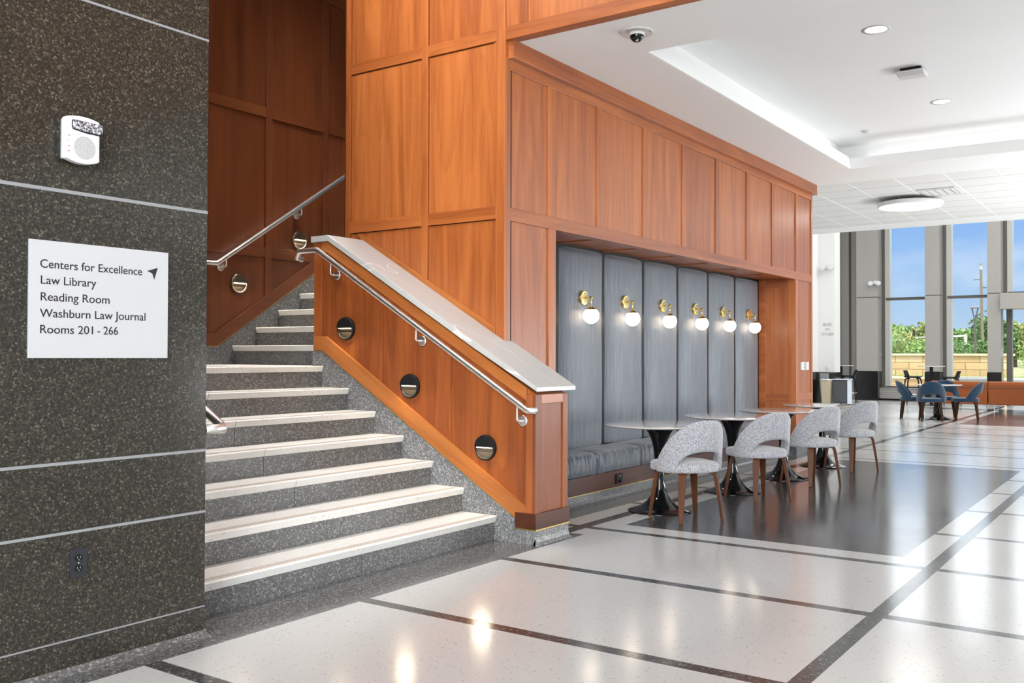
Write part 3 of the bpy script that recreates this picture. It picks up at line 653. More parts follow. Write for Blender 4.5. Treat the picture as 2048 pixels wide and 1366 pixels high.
fa = thing('fire_alarm', (2.115, YG, 2.05), 'white fire alarm with strobe and round speaker grille on the granite wall', 'alarm')
MB().box(2.053, 2.178, 3.612, YG, 2.062, 2.222).build('back_box', gray_plastic, fa, bevel=.004)
def arc(xa, xb, zm, bulge, n=10): return [(xa+(xb-xa)*k/n, zm+bulge*(1-(2*k/n-1)**2)) for k in range(n+1)]
ol = arc(2.042, 2.186, 2.060, -.016)+[(2.186, 2.222)]+arc(2.176, 2.052, 2.226, .008)+[(2.042, 2.222)]
MB().prism(ol, 'y', 3.578, 3.614).build('body', white_plastic, fa, bevel=.006)
m = NT('clear_strobe_lens'); cc = m.coords((1, 1, 1)); vv = m.n('TexVoronoi', Vector=cc, Scale=120.0); m.p(Base__Color=m.ramp(vv.outputs['Distance'], [(.25, (.02, .02, .03)), (.5, (.20, .21, .23)), (.8, (.6, .6, .63))]), Roughness=.12, Coat__Weight=.3)
le = MB().prism([(2.068, 2.183), (2.072, 2.178), (2.125, 2.172), (2.183, 2.171), (2.190, 2.176), (2.190, 2.206), (2.186, 2.211), (2.074, 2.213), (2.068, 2.208)], 'y', 3.564, 3.579).build('strobe_lens', m.mat, fa, bevel=.003)
MB().prism([(2.065, 2.182), (2.070, 2.175), (2.125, 2.168), (2.186, 2.167), (2.186, 2.171), (2.125, 2.1725), (2.072, 2.179), (2.069, 2.184), (2.069, 2.208), (2.074, 2.213), (2.072, 2.216), (2.065, 2.209)], 'y', 3.5772, 3.579).build('lens_surround', black_matte, fa)
gr = MB()
for ring in range(1, 11):
    R_ = .0044*ring; n = max(6, int(2*pi*R_/.0046))
    for q in range(n):
        a = 2*pi*q/n; x, z = 2.121+R_*math.cos(a), 2.108+R_*math.sin(a)
        gr.prism([(x+.0014*math.cos(t), z+.0014*math.sin(t)) for t in [2*pi*e/6 for e in range(6)]], 'y', 3.5774, 3.579)
gr.build('speaker_grille', black_matte, fa)
MB().lathe([(0, 0), (.0015, 0), (.0015, .0008), (0, .0008)], (2.092, 3.5782, 2.16), 8, 'y', -1).build('indicator', black_matte, fa)
for k, ch_ in enumerate('FIRE'):
    text_mesh('lettering', ch_, (2.0485, 3.5778, 2.151-.0205*k), .0135, red_ink, fa, None, Matrix.Rotation(pi/2, 4, 'X') @ Matrix.Rotation(-pi/2, 4, 'Z'))

def outlet(name, x, y, z, wd, ht, label, body, face, slots):
    o = thing(name, (x, y, z-ht/2), label, 'power outlet')
    MB().box(x-wd/2, x+wd/2, y-.006, y, z-ht/2, z+ht/2).build('cover_plate', body, o, bevel=.002)
    for dz in (-.021, .021):
        s = MB().prism([(x+.017*math.cos(t), z+dz+.0145*math.sin(t)) for t in [2*pi*e/20 for e in range(20)]], 'y', y-.008, y-.005).build('socket', face, o, bevel=.0008)
        sl = MB(); sl.box(x-.0075, x-.0055, y-.0085, y-.007, z+dz-.002, z+dz+.006); sl.box(x+.0055, x+.0075, y-.0085, y-.007, z+dz-.002, z+dz+.006); sl.box(x-.002, x+.002, y-.0085, y-.007, z+dz-.0095, z+dz-.006)
        sl.build('slot', slots, s)
    MB().lathe([(0, 0), (.003, 0), (.003, .001), (0, .001)], (x, y-.006, z), 10, 'y', -1).build('screw', steel, o)
navy = plain('black_navy_plastic', (.012, .014, .02), .35)
outlet('wall_outlet', 2.145, YG, .44, .071, .117, 'black power outlet low on the polished granite wall', navy, black_gloss, gray_plastic)
ob = thing('power_box', (7.635, 4.165, .12), 'small black power box on the wooden plinth of the banquette', 'power outlet')
MB().box(7.585, 7.69, 4.148, 4.165, .125, .212).build('housing', black_matte, ob, bevel=.003)
for dz in (-.019, .019): MB().box(7.612, 7.655, 4.145, 4.150, .168+dz-.012, .168+dz+.012).build('socket', black_gloss, ob, bevel=.002)
for x, lb, dev in ((12.625, 'pale wall switch plate with two buttons on the wooden end pilaster', 2), (12.80, 'narrow pale blank switch plate on the wooden end pilaster, right of the two buttons', 0)):
    s = thing('wall_switch', (x, YW, 1.1), lb, 'light switch')
    MB().box(x-.05-.02*(dev > 0), x+.05+.01*(dev > 0), YW-.010, YW+.014, 1.10, 1.21).build('cover_plate', white_plastic, s, bevel=.004)
    for q in range(dev): MB().box(x+.005, x+.035, YW-.014, YW-.009, 1.125+.04*q, 1.15+.04*q).build('button', gray_plastic, s, bevel=.002)

# ------------------------------------------------------------------ cafe tables
top_mat = plain('pale_grey_table_top', (.50, .48, .465), .12, Coat__Weight=.5); top_white = plain('white_table_top', (.72, .71, .70), .1, Coat__Weight=.5)
def tulip(x, y, label, topm, group):
    t = thing('pedestal_table', (x, y, 0), label, 'table', group)
    MB().lathe([(0, .692), (.30, .692), (.425, .700), (.448, .708), (.452, .713), (.447, .718), (0, .718)], (x, y, 0), 72).build('tabletop', topm, t, smooth=True, bevel=.001)
    pr = [(0, 0), (.262, 0), (.264, .005), (.255, .010), (.21, .022), (.15, .046), (.105, .082), (.072, .13), (.052, .19), (.043, .26), (.040, .33), (.041, .40), (.046, .47), (.056, .54), (.073, .60), (.098, .65), (.125, .682), (.14, .692), (0, .692)]
    MB().lathe(pr, (x, y, 0), 48).build('pedestal', black_gloss, t, smooth=True)
G1 = 'round pedestal tables along the banquette'
for (x, y), l in zip(((7.166, 3.52), (8.57, 3.45), (9.84, 3.40), (11.20, 3.40)), ('nearest the stair', 'second from the stair along the banquette', 'third from the stair along the banquette', 'farthest from the stair along the banquette')):
    tulip(x, y, 'round grey topped table on a black trumpet foot, '+l, top_mat, G1)

# ------------------------------------------------------------------ chairs
def chair(label, group, fab, legm):
    o = thing('dining_chair', (0, 0, 0), label, 'chair', group)
    # seat pad
    def seat(u, v):
        a = 2*pi*u; c, s_ = math.cos(a), math.sin(a); e = 2.6
        k = (abs(c)**e+abs(s_)**e)**(-1/e)
        lev = [(0, .386), (.55, .383), (.90, .381), (.985, .388), (1.0, .402), (1.0, .425), (.985, .442), (.94, .452), (.80, .459), (.5, .463), (0, .464)]
        q = v*(len(lev)-1); i = min(int(q), len(lev)-2); t = q-i; rr = lev[i][0]*(1-t)+lev[i+1][0]*t; z = lev[i][1]*(1-t)+lev[i+1][1]*t
        w_ = .245+.02*s_*0; return (rr*k*c*w_*(1+.06*k*s_*rr), .035+rr*k*s_*.255, z)
    MB().grid(seat, 40, 31, wrap=True).build('seat', fab, o, smooth=True)
    # wrap-around back with the open slot above the seat
    TH = math.radians(89)
    def edges(th):
        a = abs(th); t = a/TH
        ztop = .445+.35*(1-t**2.7)
        ah = math.radians(50)
        zbot = .372+.012*t
        if a < ah: zbot = .372+.178*math.sqrt(max(0, 1-(a/ah)**2.6))
        return zbot, max(ztop, zbot+.045)
    def surf(u, v):
        th = (2*u-1)*TH; zb_, zt_ = edges(th); z = zb_+(zt_-zb_)*v
        h = (z-.37)/.42; a = .262+.004*h-.045*h*h*max(0, math.cos(th)); bb = .232
        x = a*math.sin(th); y = -bb*math.cos(th)+.03-(.012+.085*h)*max(0, math.cos(th))**.8
        return Vector((x, y, z))
    nu, nv = 64, 14; th_ = .034
    P = [[surf(i/(nu-1), j/(nv-1)) for i in range(nu)] for j in range(nv)]
    def nrm(i, j):
        du = P[j][min(i+1, nu-1)]-P[j][max(i-1, 0)]; dv = P[min(j+1, nv-1)][i]-P[max(j-1, 0)][i]; return du.cross(dv).normalized()
    mb = MB(); vs = []; 
    prof = lambda j: th_/2*min(1, .35+1.3*min(j, nv-1-j)/2.0)
    for sd in (1, -1):
        for j in range(nv):
            for i in range(nu):
                e = min(1, .35+.35*min(i, nu-1-i)); vs.append(P[j][i]+nrm(i, j)*sd*prof(j)*e)
    fs = []; N = nu*nv
    for j in range(nv-1):
        for i in range(nu-1):
            q = (j*nu+i, j*nu+i+1, (j+1)*nu+i+1, (j+1)*nu+i); fs.append(q); fs.append(tuple(N+k for k in q[::-1]))
    for i in range(nu-1):
        fs.append((i+1, i, N+i, N+i+1)); b_ = (nv-1)*nu; fs.append((b_+i, b_+i+1, N+b_+i+1, N+b_+i))
    for j in range(nv-1):
        fs.append((j*nu, (j+1)*nu, N+(j+1)*nu, N+j*nu)); k = nu-1; fs.append(((j+1)*nu+k, j*nu+k, N+j*nu+k, N+(j+1)*nu+k))
    mb.add(vs, fs); mb.build('backrest', fab, o, smooth=True, sub=1)
    for sx_, sy_, fx, fy in ((-1, 1, .215, .215), (1, 1, .215, .215), (-1, -1, .19, -.195), (1, -1, .19, -.195)):
        fx *= sx_; d = Vector((fx, fy, 0)).normalized(); foot = Vector((fx, fy, 0)); k0 = foot*.80
        pth = [Vector((fx*.28, fy*.28, .386)), Vector((fx*.55, fy*.55, .384)), k0*.92+Vector((0, 0, .378)), k0*.985+Vector((0, 0, .362)), k0*1.02+Vector((0, 0, .335)), k0*1.05+Vector((0, 0, .30)), foot*.93+Vector((0, 0, .15)), foot+Vector((0, 0, .0))]
        MB().sweep(pth, [.056, .056, .058, .058, .058, .056, .044, .030], [.018, .020, .025, .028, .029, .028, .025, .022], (-d.y, d.x, 0)).build('leg', legm, o, bevel=.003)
    return o
GC = 'grey upholstered chairs at the banquette tables'
c0 = chair('', GC, boucle_gray, walnut)
def put(o, x, y, face, label): o.location = (x, y, 0); o.rotation_euler = (0, 0, math.radians(face-90)); o['label'] = label
cl = [(6.93, 3.16, 58, 'pale grey upholstered chair at the table nearest the stair'), (8.305, 3.09, 58, 'pale grey upholstered chair at the second table from the stair'), (9.59, 3.02, 59, 'pale grey upholstered chair at the third table from the stair'), (11.05, 3.02, 57.5, 'pale grey upholstered chair at the table farthest from the stair')]
for i, a in enumerate(cl):
    put(c0 if i == 0 else copy_tree(c0), *a)
dark_leg = wood('dark_walnut', 'z', ((.02, .009, .005), (.04, .017, .009), (.07, .03, .016)), rough=.45, coat=0.0, spec=.15)
GB = 'blue upholstered chairs around the far round table'
b0 = chair('', GB, blue_wool, dark_leg)
for i, a in enumerate(((20.42, 4.03, 14, 'blue upholstered chair with its back squarely to the viewer at the far round table'), (20.98, 4.53, -82, 'blue upholstered chair on the left side of the far round table'), (21.02, 3.47, 98, 'blue upholstered chair seen from the side, right of the far round table'), (21.56, 3.99, 192, 'blue upholstered chair behind the far round table, in front of the tan sofa'))):
    put(b0 if i == 0 else copy_tree(b0), *a)
tulip(20.98, 4.0, 'round white topped table among four blue chairs', top_white, None)

# ------------------------------------------------------------------ far hall: side wall, pier, window wall
sw_ = MB().box(13.04, 26.0, 8.0, 8.1, .87, 8); sw_.box(26.4, 26.5, 8.0, 10.5, 0, 8)
wn_ = struct(sw_.build('wall_north', wall_white)); MB().box(13.04, 26.0, 7.992, 8.1, 0, .87).build('stone_wainscot', black_dark, wn_)
pier = MB(); pier.box(26, 26.5, 7.56, 8.1, .86, 8); pr_ = struct(pier.build('wall_pier', wall_white)); MB().box(25.992, 26.508, 7.552, 8.1, 0, .86).build('stone_wainscot', black_dark, pr_)
lt = MB(); rl = random.Random(3)
def strokes(y0, y1, z, h):
    y = y0
    while y > y1:
        wv = rl.uniform(.012, .02); lt.box(25.994, 26.0, y-.006, y, z, z+h)
        k = rl.random()
        if k < .5: lt.box(25.994, 26.0, y-wv, y, z, z+.006)
        if k > .3: lt.box(25.994, 26.0, y-wv, y, z+h-.006, z+h)
        if .2 < k < .8: lt.box(25.994, 26.0, y-wv-.004, y-wv+.002, z, z+h*(.5 if k < .4 else 1))
        y -= wv+.012
strokes(7.865, 7.63, 2.12, .075); strokes(7.795, 7.70, 2.0, .06); strokes(7.905, 7.60, 1.865, .07)
wl_ = lt.build('wall_lettering', plain('grey_cut_letters', (.50, .49, .47), .5)); tag(wl_, 'three lines of small grey raised letters on the white pier', 'lettering')
# gray clad columns
def column(y0, y1, label, x0=29.0, grp='grey clad columns of the window wall'):
    o = thing('column', (x0, (y0+y1)/2, 0), label, 'column', grp)
    MB().box(x0, 29.45, y0, y1, .865, 3.035).build('lower_cladding', taupe, o, bevel=.004); MB().box(x0, 29.45, y0, y1, 3.05, 8).build('upper_cladding', taupe, o, bevel=.004)
    MB().box(x0+.012, 29.44, y0+.012, y1-.012, 3.03, 3.055).build('joint', black_matte, o)
    MB().box(x0-.012, 29.46, y0-.012, y1+.012, .12, .86).build('stone_base', black_dark, o); MB().box(x0-.02, 29.47, y0-.02, y1+.02, 0, .12).build('plinth', black_dark, o)
    return o
column(8.33, 8.95, 'narrow grey clad column deep in the corner behind the white pier'); column(7.19, 7.795, 'widest grey clad column with tall black stone base, left of the first window'); column(5.50, 5.886, 'grey clad column between the two sky windows')
p3 = column(3.935, 4.272, 'grey clad column beside the glazed doorway at the right edge'); column(.5, .84, 'grey clad column beyond the right side of the doorway'); column(-1.15, -.81, 'second grey clad column beyond the doorway')
MB().box(29.06, 29.28, 3.918, 3.935, 1.28, 1.55).build('notice', sign_white, p3)
def window(n, y0, y1, sill=True, z0=.36, z1=8.0):
    # y1 = left (farther +Y) jamb ; seen with dark mullion, pale fin and transom
    f = MB(); f.box(29.46, 29.62, y1-.10, y1, z0, z1); f.box(29.46, 29.62, y0, y0+.05, z0, z1); f.box(29.49, 29.6, y0, y1, 2.96, 3.04); f.box(29.49, 29.62, y0, y1, z0, z0+.06)
    o = struct(f.build('window_%d' % n, dark_frame))
    MB().box(29.50, 29.78, y1-.225, y1-.115, z0, z1).build('pale_fin', pale_frame, o); MB().box(29.47, 29.50, y1-.115, y1-.10, z0, z1).build('bead', pale_frame, o)
    MB().box(29.545, 29.557, y0+.05, y1-.10, z0+.06, 2.96).build('pane', glass_m, o); MB().box(29.545, 29.557, y0+.05, y1-.10, 3.04, z1).build('pane', glass_m, o)
    if sill:
        s = MB()
        for q in range(5): s.box(29.20+.004*(q % 2), 29.5, y0, y1, .06+.06*q, .115+.06*q)
        s.box(29.18, 29.55, y0, y1, .355, .37); s.build('ribbed_sill_panel', taupe, o); MB().box(29.26, 29.55, y0, y1, 0, .06).build('toe_kick', black_matte, o)
    return o
window(1, 5.886, 7.19); window(2, 4.272, 5.50); window(3, .84, 3.935, False, 3.04); window(4, -.81, .5); window(5, -10.9, -1.15); cw = MB(); cw.box(29.40, 29.6, 7.795, 8.045, .36, 8); cw.box(29.40, 29.6, 8.125, 10.4, .36, 8); cw.box(29.3, 29.6, 7.795, 10.4, 0, .36); tcw = struct(cw.build('trim_2', taupe)); MB().box(29.42, 29.6, 8.045, 8.125, .36, 8).build('corner_mullion', dark_frame, tcw)
po = MB(); po.box(28.85, 29.6, .84, 3.933, 2.60, 3.03); tr_ = struct(po.build('trim_1', taupe, bevel=.006))
d = MB(); d.box(29.3, 29.5, 3.70, 3.84, 0, 2.6); d.box(29.3, 29.42, 2.35, 2.45, 0, 2.6); d.box(29.3, 29.42, .84, .95, 0, 2.6); d.box(29.3, 29.42, .9, 3.75, 0, .1)
dr = struct(d.build('door_1', dark_frame)); MB().box(29.35, 29.362, 2.45, 3.70, .1, 2.6).build('pane', glass_m, dr); MB().box(29.35, 29.362, .95, 2.35, .1, 2.6).build('pane', glass_m, dr); MB().tube([(29.24, 2.5, .9), (29.24, 2.5, 1.4)], .015, 10).build('door_handle', steel, dr)
# flood lights and outlet
def spots(x, y, z, label):
    o = thing('emergency_light', (x, y, z), label, 'emergency light')
    MB().box(x-.05, x, y-.05, y+.05, z-.05, z+.05).build('base', white_plastic, o, bevel=.008)
    for dy in (.11, -.11):
        MB().lathe([(0, 0), (.05, 0), (.065, .05), (.07, .11), (0, .11)], (x-.05, y+dy, z-.03), 16, 'x', -1).build('lamp_head', white_plastic, o, smooth=True, bevel=.003)
    MB().tube([(x-.04, y+.11, z-.02), (x-.04, y, z+.03), (x-.04, y-.11, z-.02)], .016, 8).build('arm', white_plastic, o)
spots(26.0, 7.735, 3.72, 'twin headed white emergency light high on the white pier'); spots(29.0, 7.24, 3.47, 'twin headed white emergency light on the widest grey column')
wo_ = thing('wall_plate', (26, 7.77, .92), 'small white outlet plate low on the white pier above its black base', 'power outlet'); MB().box(25.985, 26, 7.73, 7.81, .90, 1.03).build('cover_plate', white_plastic, wo_, bevel=.003); MB().box(25.98, 25.986, 7.745, 7.765, .94, .99).build('socket', gray_plastic, wo_)
sh = thing('wall_panel_unit', (25.9, 7.75, .69), 'low silver slatted unit on the black base behind the cream bin', 'shelf'); MB().box(25.93, 25.992, 7.72, 7.94, .66, .83).build('panel', pale_frame, sh); 
s = MB()
for q in range(3): s.box(25.92, 25.93, 7.72, 7.94, .69+.05*q, .71+.05*q)
s.build('slat', gray_plastic, sh)
# bins
bn = thing('waste_bin', (25.5, 7.55, 0), 'tall cream waste bin with white liner beside the white pier', 'bin')
def taper(x, y, w0, w1, h, e=8):
    def fn(u, v):
        a = 2*pi*u; c_, s_ = math.cos(a), math.sin(a); k = (abs(c_)**e+abs(s_)**e)**(-1/e); r = w0+(w1-w0)*v; return (x+k*c_*r*1.15, y+k*s_*r, h*v)
    return MB().grid(fn, 40, 6, wrap=True)
cream = plain('cream_plastic', (.66, .56, .40), .5)
taper(25.5, 7.61, .125, .165, .66).build('body', cream, bn, smooth=True)
MB().tube([(25.5+.2*math.cos(2*pi*k/24), 7.61+.172*math.sin(2*pi*k/24), .665+.008*math.sin(k*2.1)) for k in range(25)], .022, 8).build('liner', white_plastic, bn, smooth=True)
rb = thing('recycling_cabinet', (25.4, 7.2, 0), 'dark grey recycling cabinet with white side panel beside the cream bin', 'bin')
slate = plain('slate_grey_panel', (.075, .085, .095), .5); pale_blue = plain('pale_side_panel', (.66, .71, .80), .5)
MB().box(25.25, 25.62, 7.02, 7.39, .04, .68).build('body', slate, rb, bevel=.006); MB().box(25.235, 25.25, 7.08, 7.36, .10, .52).build('door', slate, rb, bevel=.004); MB().box(25.24, 25.62, 7.005, 7.02, .04, .68).build('side_panel', pale_blue, rb); MB().box(25.22, 25.64, 6.99, 7.41, .68, .70).build('top', pale_blue, rb); MB().box(25.26, 25.6, 7.03, 7.38, 0, .04).build('base', taupe, rb)
# bar tables and stools
def bar_table(y0, y1, x, label):
    o = thing('bar_table', (x, (y0+y1)/2, 0), label, 'table', 'tall bar tables by the windows'); ym = (y0+y1)/2
    MB().lathe([(0, 1.022), ((y1-y0)/2-.02, 1.022), ((y1-y0)/2, 1.032), ((y1-y0)/2, 1.045), (0, 1.045)], (x, ym, 0), 40).build('tabletop', top_white, o)
    MB().tube([(x, ym, 0.01), (x, ym, 1.022)], .045, 16).build('post', black_matte, o); MB().lathe([(0, 0), (.27, 0), (.27, .012), (.05, .03), (0, .03)], (x, ym, 0), 32).build('base', black_matte, o)
bar_table(7.45, 8.14, 27.4, 'tall white topped bar table beside the white pier'); bar_table(4.985, 5.665, 27.0, 'tall white topped bar table in front of the column between the windows')
def stool(label):
    o = thing('bar_stool', (0, 0, 0), label, 'stool', 'black bar stools')
    MB().grid(lambda u, v: ((u-.5)*.40, (v-.5)*.38, .735+.03*(2*u-1)**2-.012*math.sin(pi*v)), 14, 12).build('seat', black_matte, o, smooth=True, solid=.02)
    MB().grid(lambda u, v: ((u-.5)*.40*(1-.2*v), -.19-.05*v+.05*(2*u-1)**2, .76+.16*v), 14, 8).build('backrest', black_matte, o, smooth=True, solid=.02)
    for a, b in ((-1, -1), (1, -1), (-1, 1), (1, 1)): MB().tube([(a*.10, b*.10, .72), (a*.15, b*.15, .70), (a*.17, b*.17, .62), (a*.22, b*.21, 0)], [.016, .018, .018, .012], 10).build('leg', black_matte, o, smooth=True)
    MB().tube([(-.2, .2, .28), (.2, .2, .28), (.2, -.2, .28), (-.2, -.2, .28), (-.2, .2, .28)], .009, 8).build('footrest', steel, o)
    return o
s0 = stool('')
for i, a in enumerate(((27.0, 7.97, 80, 'black bar stool half hidden behind the grey recycling cabinet'), (27.0, 7.48, 100, 'black bar stool with rounded back right of the grey recycling cabinet'), (27.0, 5.78, -90, 'black bar stool left of the bar table between the windows'), (27.0, 4.85, 90, 'black bar stool right of the bar table between the windows'))):
    put(s0 if i == 0 else copy_tree(s0), *a)
# tan sofas, backs to the room
def sofa(y0, y1, label):
    o = thing('sofa', (25.4, (y0+y1)/2, 0), label, 'sofa', 'tan leather sofas with their backs to the room')
    MB().box(25.2, 25.95, y0, y1, .15, .36).build('seat_base', leather, o, bevel=.03, seg=3); MB().prism([(25.2, .14), (25.34, .14), (25.36, .66), (25.30, .70), (25.20, .685), (25.185, .62)], 'y', y0, y1).build('backrest', leather, o, bevel=.015, seg=3)
    MB().box(25.176, 25.2, y0+.01, y1-.01, .545, .553).build('back_seam', dark_frame, o); MB().box(25.3, 25.96, y0+.02, y1-.02, .36, .46).build('cushion', leather, o, bevel=.03, seg=3)
    for yy_ in (y0+.12, y1-.12):
        for xx in (25.26, 25.88): MB().tube([(xx, yy_, 0.0), (xx, yy_, .15)], .010, 8).build('leg', steel, o)
        MB().tube([(25.26, yy_, .012), (25.88, yy_, .012)], .008, 8).build('runner', steel, o)
sofa(3.72, 4.98, 'tan leather sofa, left one of two, behind the blue chairs'); sofa(2.0, 3.70, 'tan leather sofa, right one of two, cut by the picture edge')

# ------------------------------------------------------------------ outdoors
gd = MB(); gd.add([(29.6, -60, -.03), (38, -60, -.03), (38, 80, -.03), (29.6, 80, -.03)], [(0, 1, 2, 3)]); tag(gd.build('patio', paving), None, None, kind='structure')
gd = MB(); gd.add([(38, -80, .3), (400, -300, .3), (400, 400, .3), (38, 140, .3)], [(0, 1, 2, 3)]); tag(gd.build('meadow', meadow), None, None, kind='structure')
w1 = thing('retaining_wall', (39.2, 10.5, 0), 'upper sandstone retaining wall outside the windows', 'stone wall'); MB().box(39, 39.5, 4.98, 22, -.05, 1.33).build('masonry', sandstone, w1, bevel=.01); MB().box(38.93, 39.57, 4.9, 22, 1.33, 1.41).build('coping', sandcap, w1, bevel=.01)
w2 = thing('retaining_wall', (36.2, 6, 0), 'lower sandstone planter wall outside the windows', 'stone wall'); MB().box(36, 36.4, -8, 20, -.05, .50).build('masonry', sandstone, w2, bevel=.01); MB().box(35.93, 36.47, -8, 20, .50, .57).build('coping', sandcap, w2, bevel=.01)
MB_ = MB().box(36.4, 39.0, -8, 20, -.05, .46); so_ = MB_.build('planter_soil', meadow); so_['kind'] = 'structure'
gb_ = MB(); rg = random.Random(5)
for k in range(1700):
    x, y = rg.uniform(36.6, 38.9), rg.uniform(2, 16); h = rg.uniform(.08, .28)*(1.3 if rg.random() < .15 else .8); a = rg.uniform(0, 6.28); dx, dy = .02*math.cos(a), .02*math.sin(a); lx, ly = rg.uniform(-.1, .1), rg.uniform(-.1, .1)
    gb_.add([(x-dx, y-dy, .45), (x+dx, y+dy, .45), (x+lx, y+ly, .45+h)], [(0, 1, 2)])
go = gb_.build('planter_grass', leaf3); tag(go, 'short green grass growing between the two sandstone walls', 'grass', kind='stuff')
def foliage(mb, c, rx, ry, rz_, n, size, rnd):
    for k in range(n):
        v = Vector((rnd.gauss(0, 1), rnd.gauss(0, 1), rnd.gauss(0, 1))).normalized()*(rnd.uniform(.55, 1.0)); lump = 1+.22*math.sin(v.x*5+c[1])*math.cos(v.z*6+v.y*4+c[0])
        p = Vector((c[0]+v.x*rx*lump, c[1]+v.y*ry*lump, c[2]+v.z*rz_*lump)); s = size*rnd.uniform(.6, 1.3)
        q = Vector((rnd.gauss(0, 1), rnd.gauss(0, 1), rnd.gauss(0, 1))).normalized(); t = q.orthogonal().normalized()*s; b_ = q.cross(t).normalized()*s*.7
        mb.add([p-t, p+b_, p+t, p-b_], [(0, 1, 2, 3)])
def tree(x, y, zt_, w_, mat, label, seed, cat='tree', size=.2, n=1500, z0=.3, grp=None):
    rnd = random.Random(seed); o = thing(cat, (x, y, z0), label or 'green tree in the far tree line seen between the nearer trees', cat, grp); h = zt_-z0; f = MB()
    foliage(f, (x, y, z0+h*.60), w_/2, w_/2, h*.40, n, size, rnd)
    for q in range(5): a = rnd.uniform(0, 6.28); foliage(f, (x+.28*w_*math.cos(a), y+.28*w_*math.sin(a), z0+h*rnd.uniform(.4, .75)), w_*.26, w_*.26, h*.22, n//5, size, rnd)
    f.build('foliage', mat, o)
    core_ = MB().grid(lambda u, v: (x+.36*w_*math.cos(2*pi*u)*math.sin(pi*max(.01, min(v, .99))), y+.36*w_*math.sin(2*pi*u)*math.sin(pi*max(.01, min(v, .99))), z0+h*.55-h*.34*math.cos(pi*v)), 14, 9, wrap=True); core_.build('inner_foliage', leaf1, o)
    MB().tube([(x, y, z0), (x+.05, y, z0+h*.35), (x, y+.05, z0+h*.6)], [.04*h, .03*h, .02*h], 8).build('trunk', bark, o)
GT = 'trees along the far side of the meadow'
rt_ = random.Random(11); kinds = [(leaf1, 'dark green'), (leaf3, 'light green'), (leaf1, 'dense dark green'), (leaf2, 'olive green')]
spots_ = [(27.5, 4.6, 'behind the left edge of the first window'), (25.2, 4.55, 'behind the first window, left half'), (23.6, 4.35, 'behind the first window under the traffic signal arm'), (22.2, 4.45, 'behind the column between the windows'), (20.2, 4.2, 'behind the left half of the second window'), (18.6, 4.1, 'behind the middle of the second window'), (15.2, 4.9, 'behind the column by the doorway'), (13.6, 4.7, 'seen through the glass door'), (11.6, 4.6, 'beyond the glass door at the picture edge')]
for i, (y, z, l) in enumerate(spots_): tree(99+6*(i % 3), y*(99+6*(i % 3))/110, z+.15, 3.3, kinds[i % 4][0], kinds[i % 4][1]+' far tree '+l, 20+i, size=.2, n=1300, grp=GT)
for i in range(11): tree(122+7*(i % 3), (30-1.75*i)*(122+7*(i % 3))/128, 4.9+rt_.uniform(-.35, .35), 4.2, [leaf1, leaf3, leaf2][i % 3], None, 60+i, size=.24, n=900, grp='far tree line behind the meadow')
tree(95, 14.1, 5.3, 3.0, leaf1, 'tall dark tree behind the utility pole', 40, size=.16)
tree(55, 12.75, 2.85, 2.4, leaf2, 'olive green shrub above the upper sandstone wall in the first window', 41, 'shrub', .07, 1800); tree(51, 10.5, 2.2, 1.8, leaf3, 'low light green shrub beside the olive shrub in the first window', 42, 'shrub', .07, 1300)
tree(56, 10.0, 2.3, 1.7, leaf1, 'dark round shrub low in the left half of the second window', 43, 'shrub', .07, 1300); tree(53, 8.35, 2.15, 1.8, leaf1, 'dark round shrub low in the second window beside the street lamp', 44, 'shrub', .07, 1300)
tree(44, 4.55, 2.15, 1.6, leaf3, 'bright green young tree seen through the glass door', 45, 'tree', .06, 1500); tree(40.5, 4.15, 1.15, 1.2, leaf3, 'flowering shrub at the end of the upper sandstone wall', 46, 'shrub', .035, 900)
lp = thing('street_lamp', (44, 6.95, .3), 'dark street lamp with flared open head seen through the second window', 'street lamp')
MB().tube([(44, 6.95, .3), (44, 6.95, 2.75)], [.055, .05], 12).build('post', dark_frame, lp); MB().lathe([(0, 2.7), (.05, 2.7), (.065, 2.95), (.05, 2.97), (0, 2.97)], (44, 6.95, 0), 16).build('collar', dark_frame, lp)
for q in range(4): a = pi/4+q*pi/2; MB().tube([(44+.05*math.cos(a), 6.95+.05*math.sin(a), 2.93), (44+.09*math.cos(a), 6.95+.09*math.sin(a), 3.1), (44+.165*math.cos(a), 6.95+.165*math.sin(a), 3.36)], .014, 8).build('strut', dark_frame, lp)
MB().lathe([(0, 3.35), (.185, 3.35), (.19, 3.375), (.09, 3.42), (0, 3.43)], (44, 6.95, 0), 24).build('hood', dark_frame, lp)
up_ = thing('utility_pole', (70, 10.6, .3), 'weathered utility pole behind the street lamp', 'utility pole')
MB().tube([(70, 10.58, .3), (70, 10.68, 7.2)], [.11, .085], 10).build('post', pole_wood, up_); MB().tube([(70, 10.68, 6.5), (70, 11.14, 6.48)], .03, 8).build('left_arm', dark_frame, up_); MB().tube([(70, 10.66, 5.94), (70, 10.33, 5.94)], .04, 8).build('right_arm', dark_frame, up_)
MB().lathe([(0, 7.15), (.10, 7.15), (.06, 7.4), (.13, 7.55), (0, 7.55)], (70, 10.68, 0), 12).build('pole_cap', gray_plastic, up_)
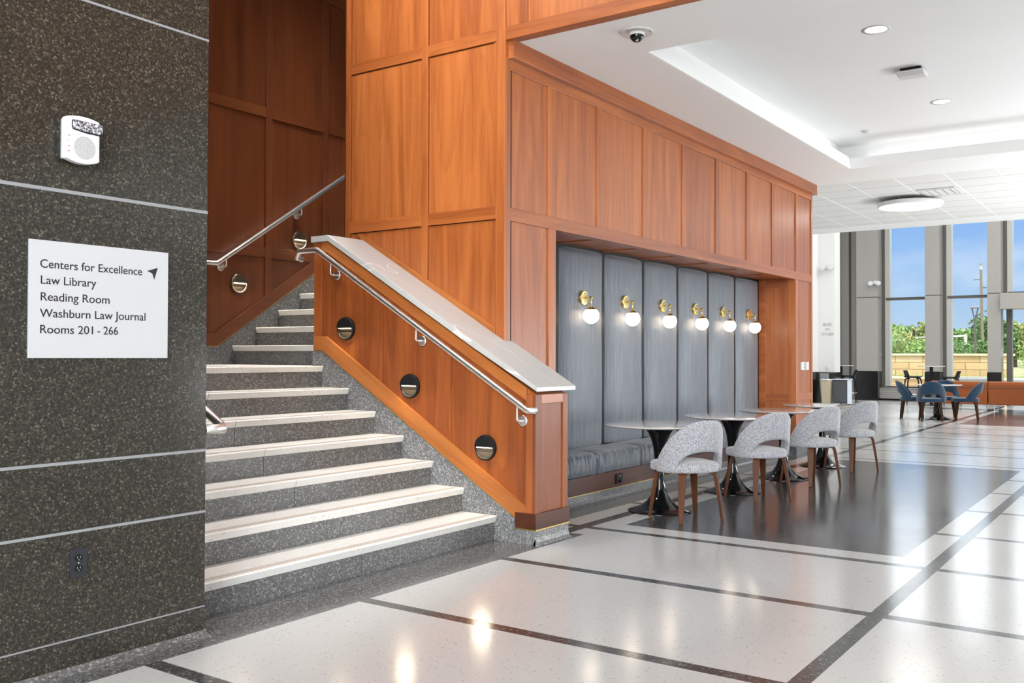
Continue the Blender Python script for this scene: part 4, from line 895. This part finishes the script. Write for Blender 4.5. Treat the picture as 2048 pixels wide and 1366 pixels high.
ts = thing('traffic_signal', (90, 19.4, 2.8), 'yellow backed traffic signal on a long arm in the first window', 'traffic light'); yel = plain('signal_yellow', (.75, .42, .06), .5)
MB().box(89.9, 90.1, 19.32, 19.56, 2.75, 3.42).build('housing', yel, ts, bevel=.03); MB().box(89.95, 90.15, 19.1, 19.33, 3.15, 3.65).build('backplate', black_matte, ts, bevel=.02); MB().tube([(90, 19.7, 3.0), (90, 15, 3.16)], .045, 8).build('mast_arm', pale_frame, ts); MB().tube([(90, 15, .3), (90, 15, 3.3)], .1, 8).build('post', pale_frame, ts)
t2 = thing('traffic_signal', (88, 15.9, 2.6), 'black traffic signal at the left edge of the second window', 'traffic light'); MB().box(87.9, 88.1, 15.78, 16.02, 2.55, 3.6).build('housing', black_matte, t2, bevel=.03)
for q in range(3): MB().lathe([(0, 0), (.1, 0), (.1, .12), (.08, .12), (0, .02)], (87.9, 15.9, 2.75+.33*q), 12, 'x', -1).build('visor', black_matte, t2)
MB().tube([(88, 15.9, 3.0), (88, 14.6, 3.05)], .04, 8).build('mast_arm', pale_frame, t2); MB().tube([(88, 14.6, .3), (88, 14.6, 3.1)], .09, 8).build('post', pale_frame, t2)
def outsofa(y0, y1, zt_, label):
    o = thing('garden_sofa', (33.3, (y0+y1)/2, -.03), label, 'outdoor sofa', 'outdoor sofas on the patio'); MB().box(33.05, 33.2, y0+.06, y1-.06, .12, zt_-.02).build('back_cushion', plain('outdoor_grey_cushion', (.45, .46, .45), .9), o, bevel=.02); MB().box(33.05, 33.75, y0+.06, y1-.06, .12, .36).build('seat_cushion', plain('outdoor_grey_seat', (.45, .46, .45), .9), o, bevel=.02)
    for yy_ in (y0+.02, y1-.02): MB().tube([(33.0, yy_, -.03), (33.0, yy_, zt_), (33.75, yy_, zt_-.05), (33.75, yy_, -.03)], .022, 8).build('side_frame', white_plastic, o)
    MB().tube([(33.0, y0, zt_), (33.0, y1, zt_)], .022, 8).build('top_rail', white_plastic, o)
outsofa(4.80, 5.80, .64, 'white framed garden sofa with grey cushions, left one outside'); outsofa(2.9, 4.19, .58, 'white framed garden sofa with grey cushions, outside the glass door')
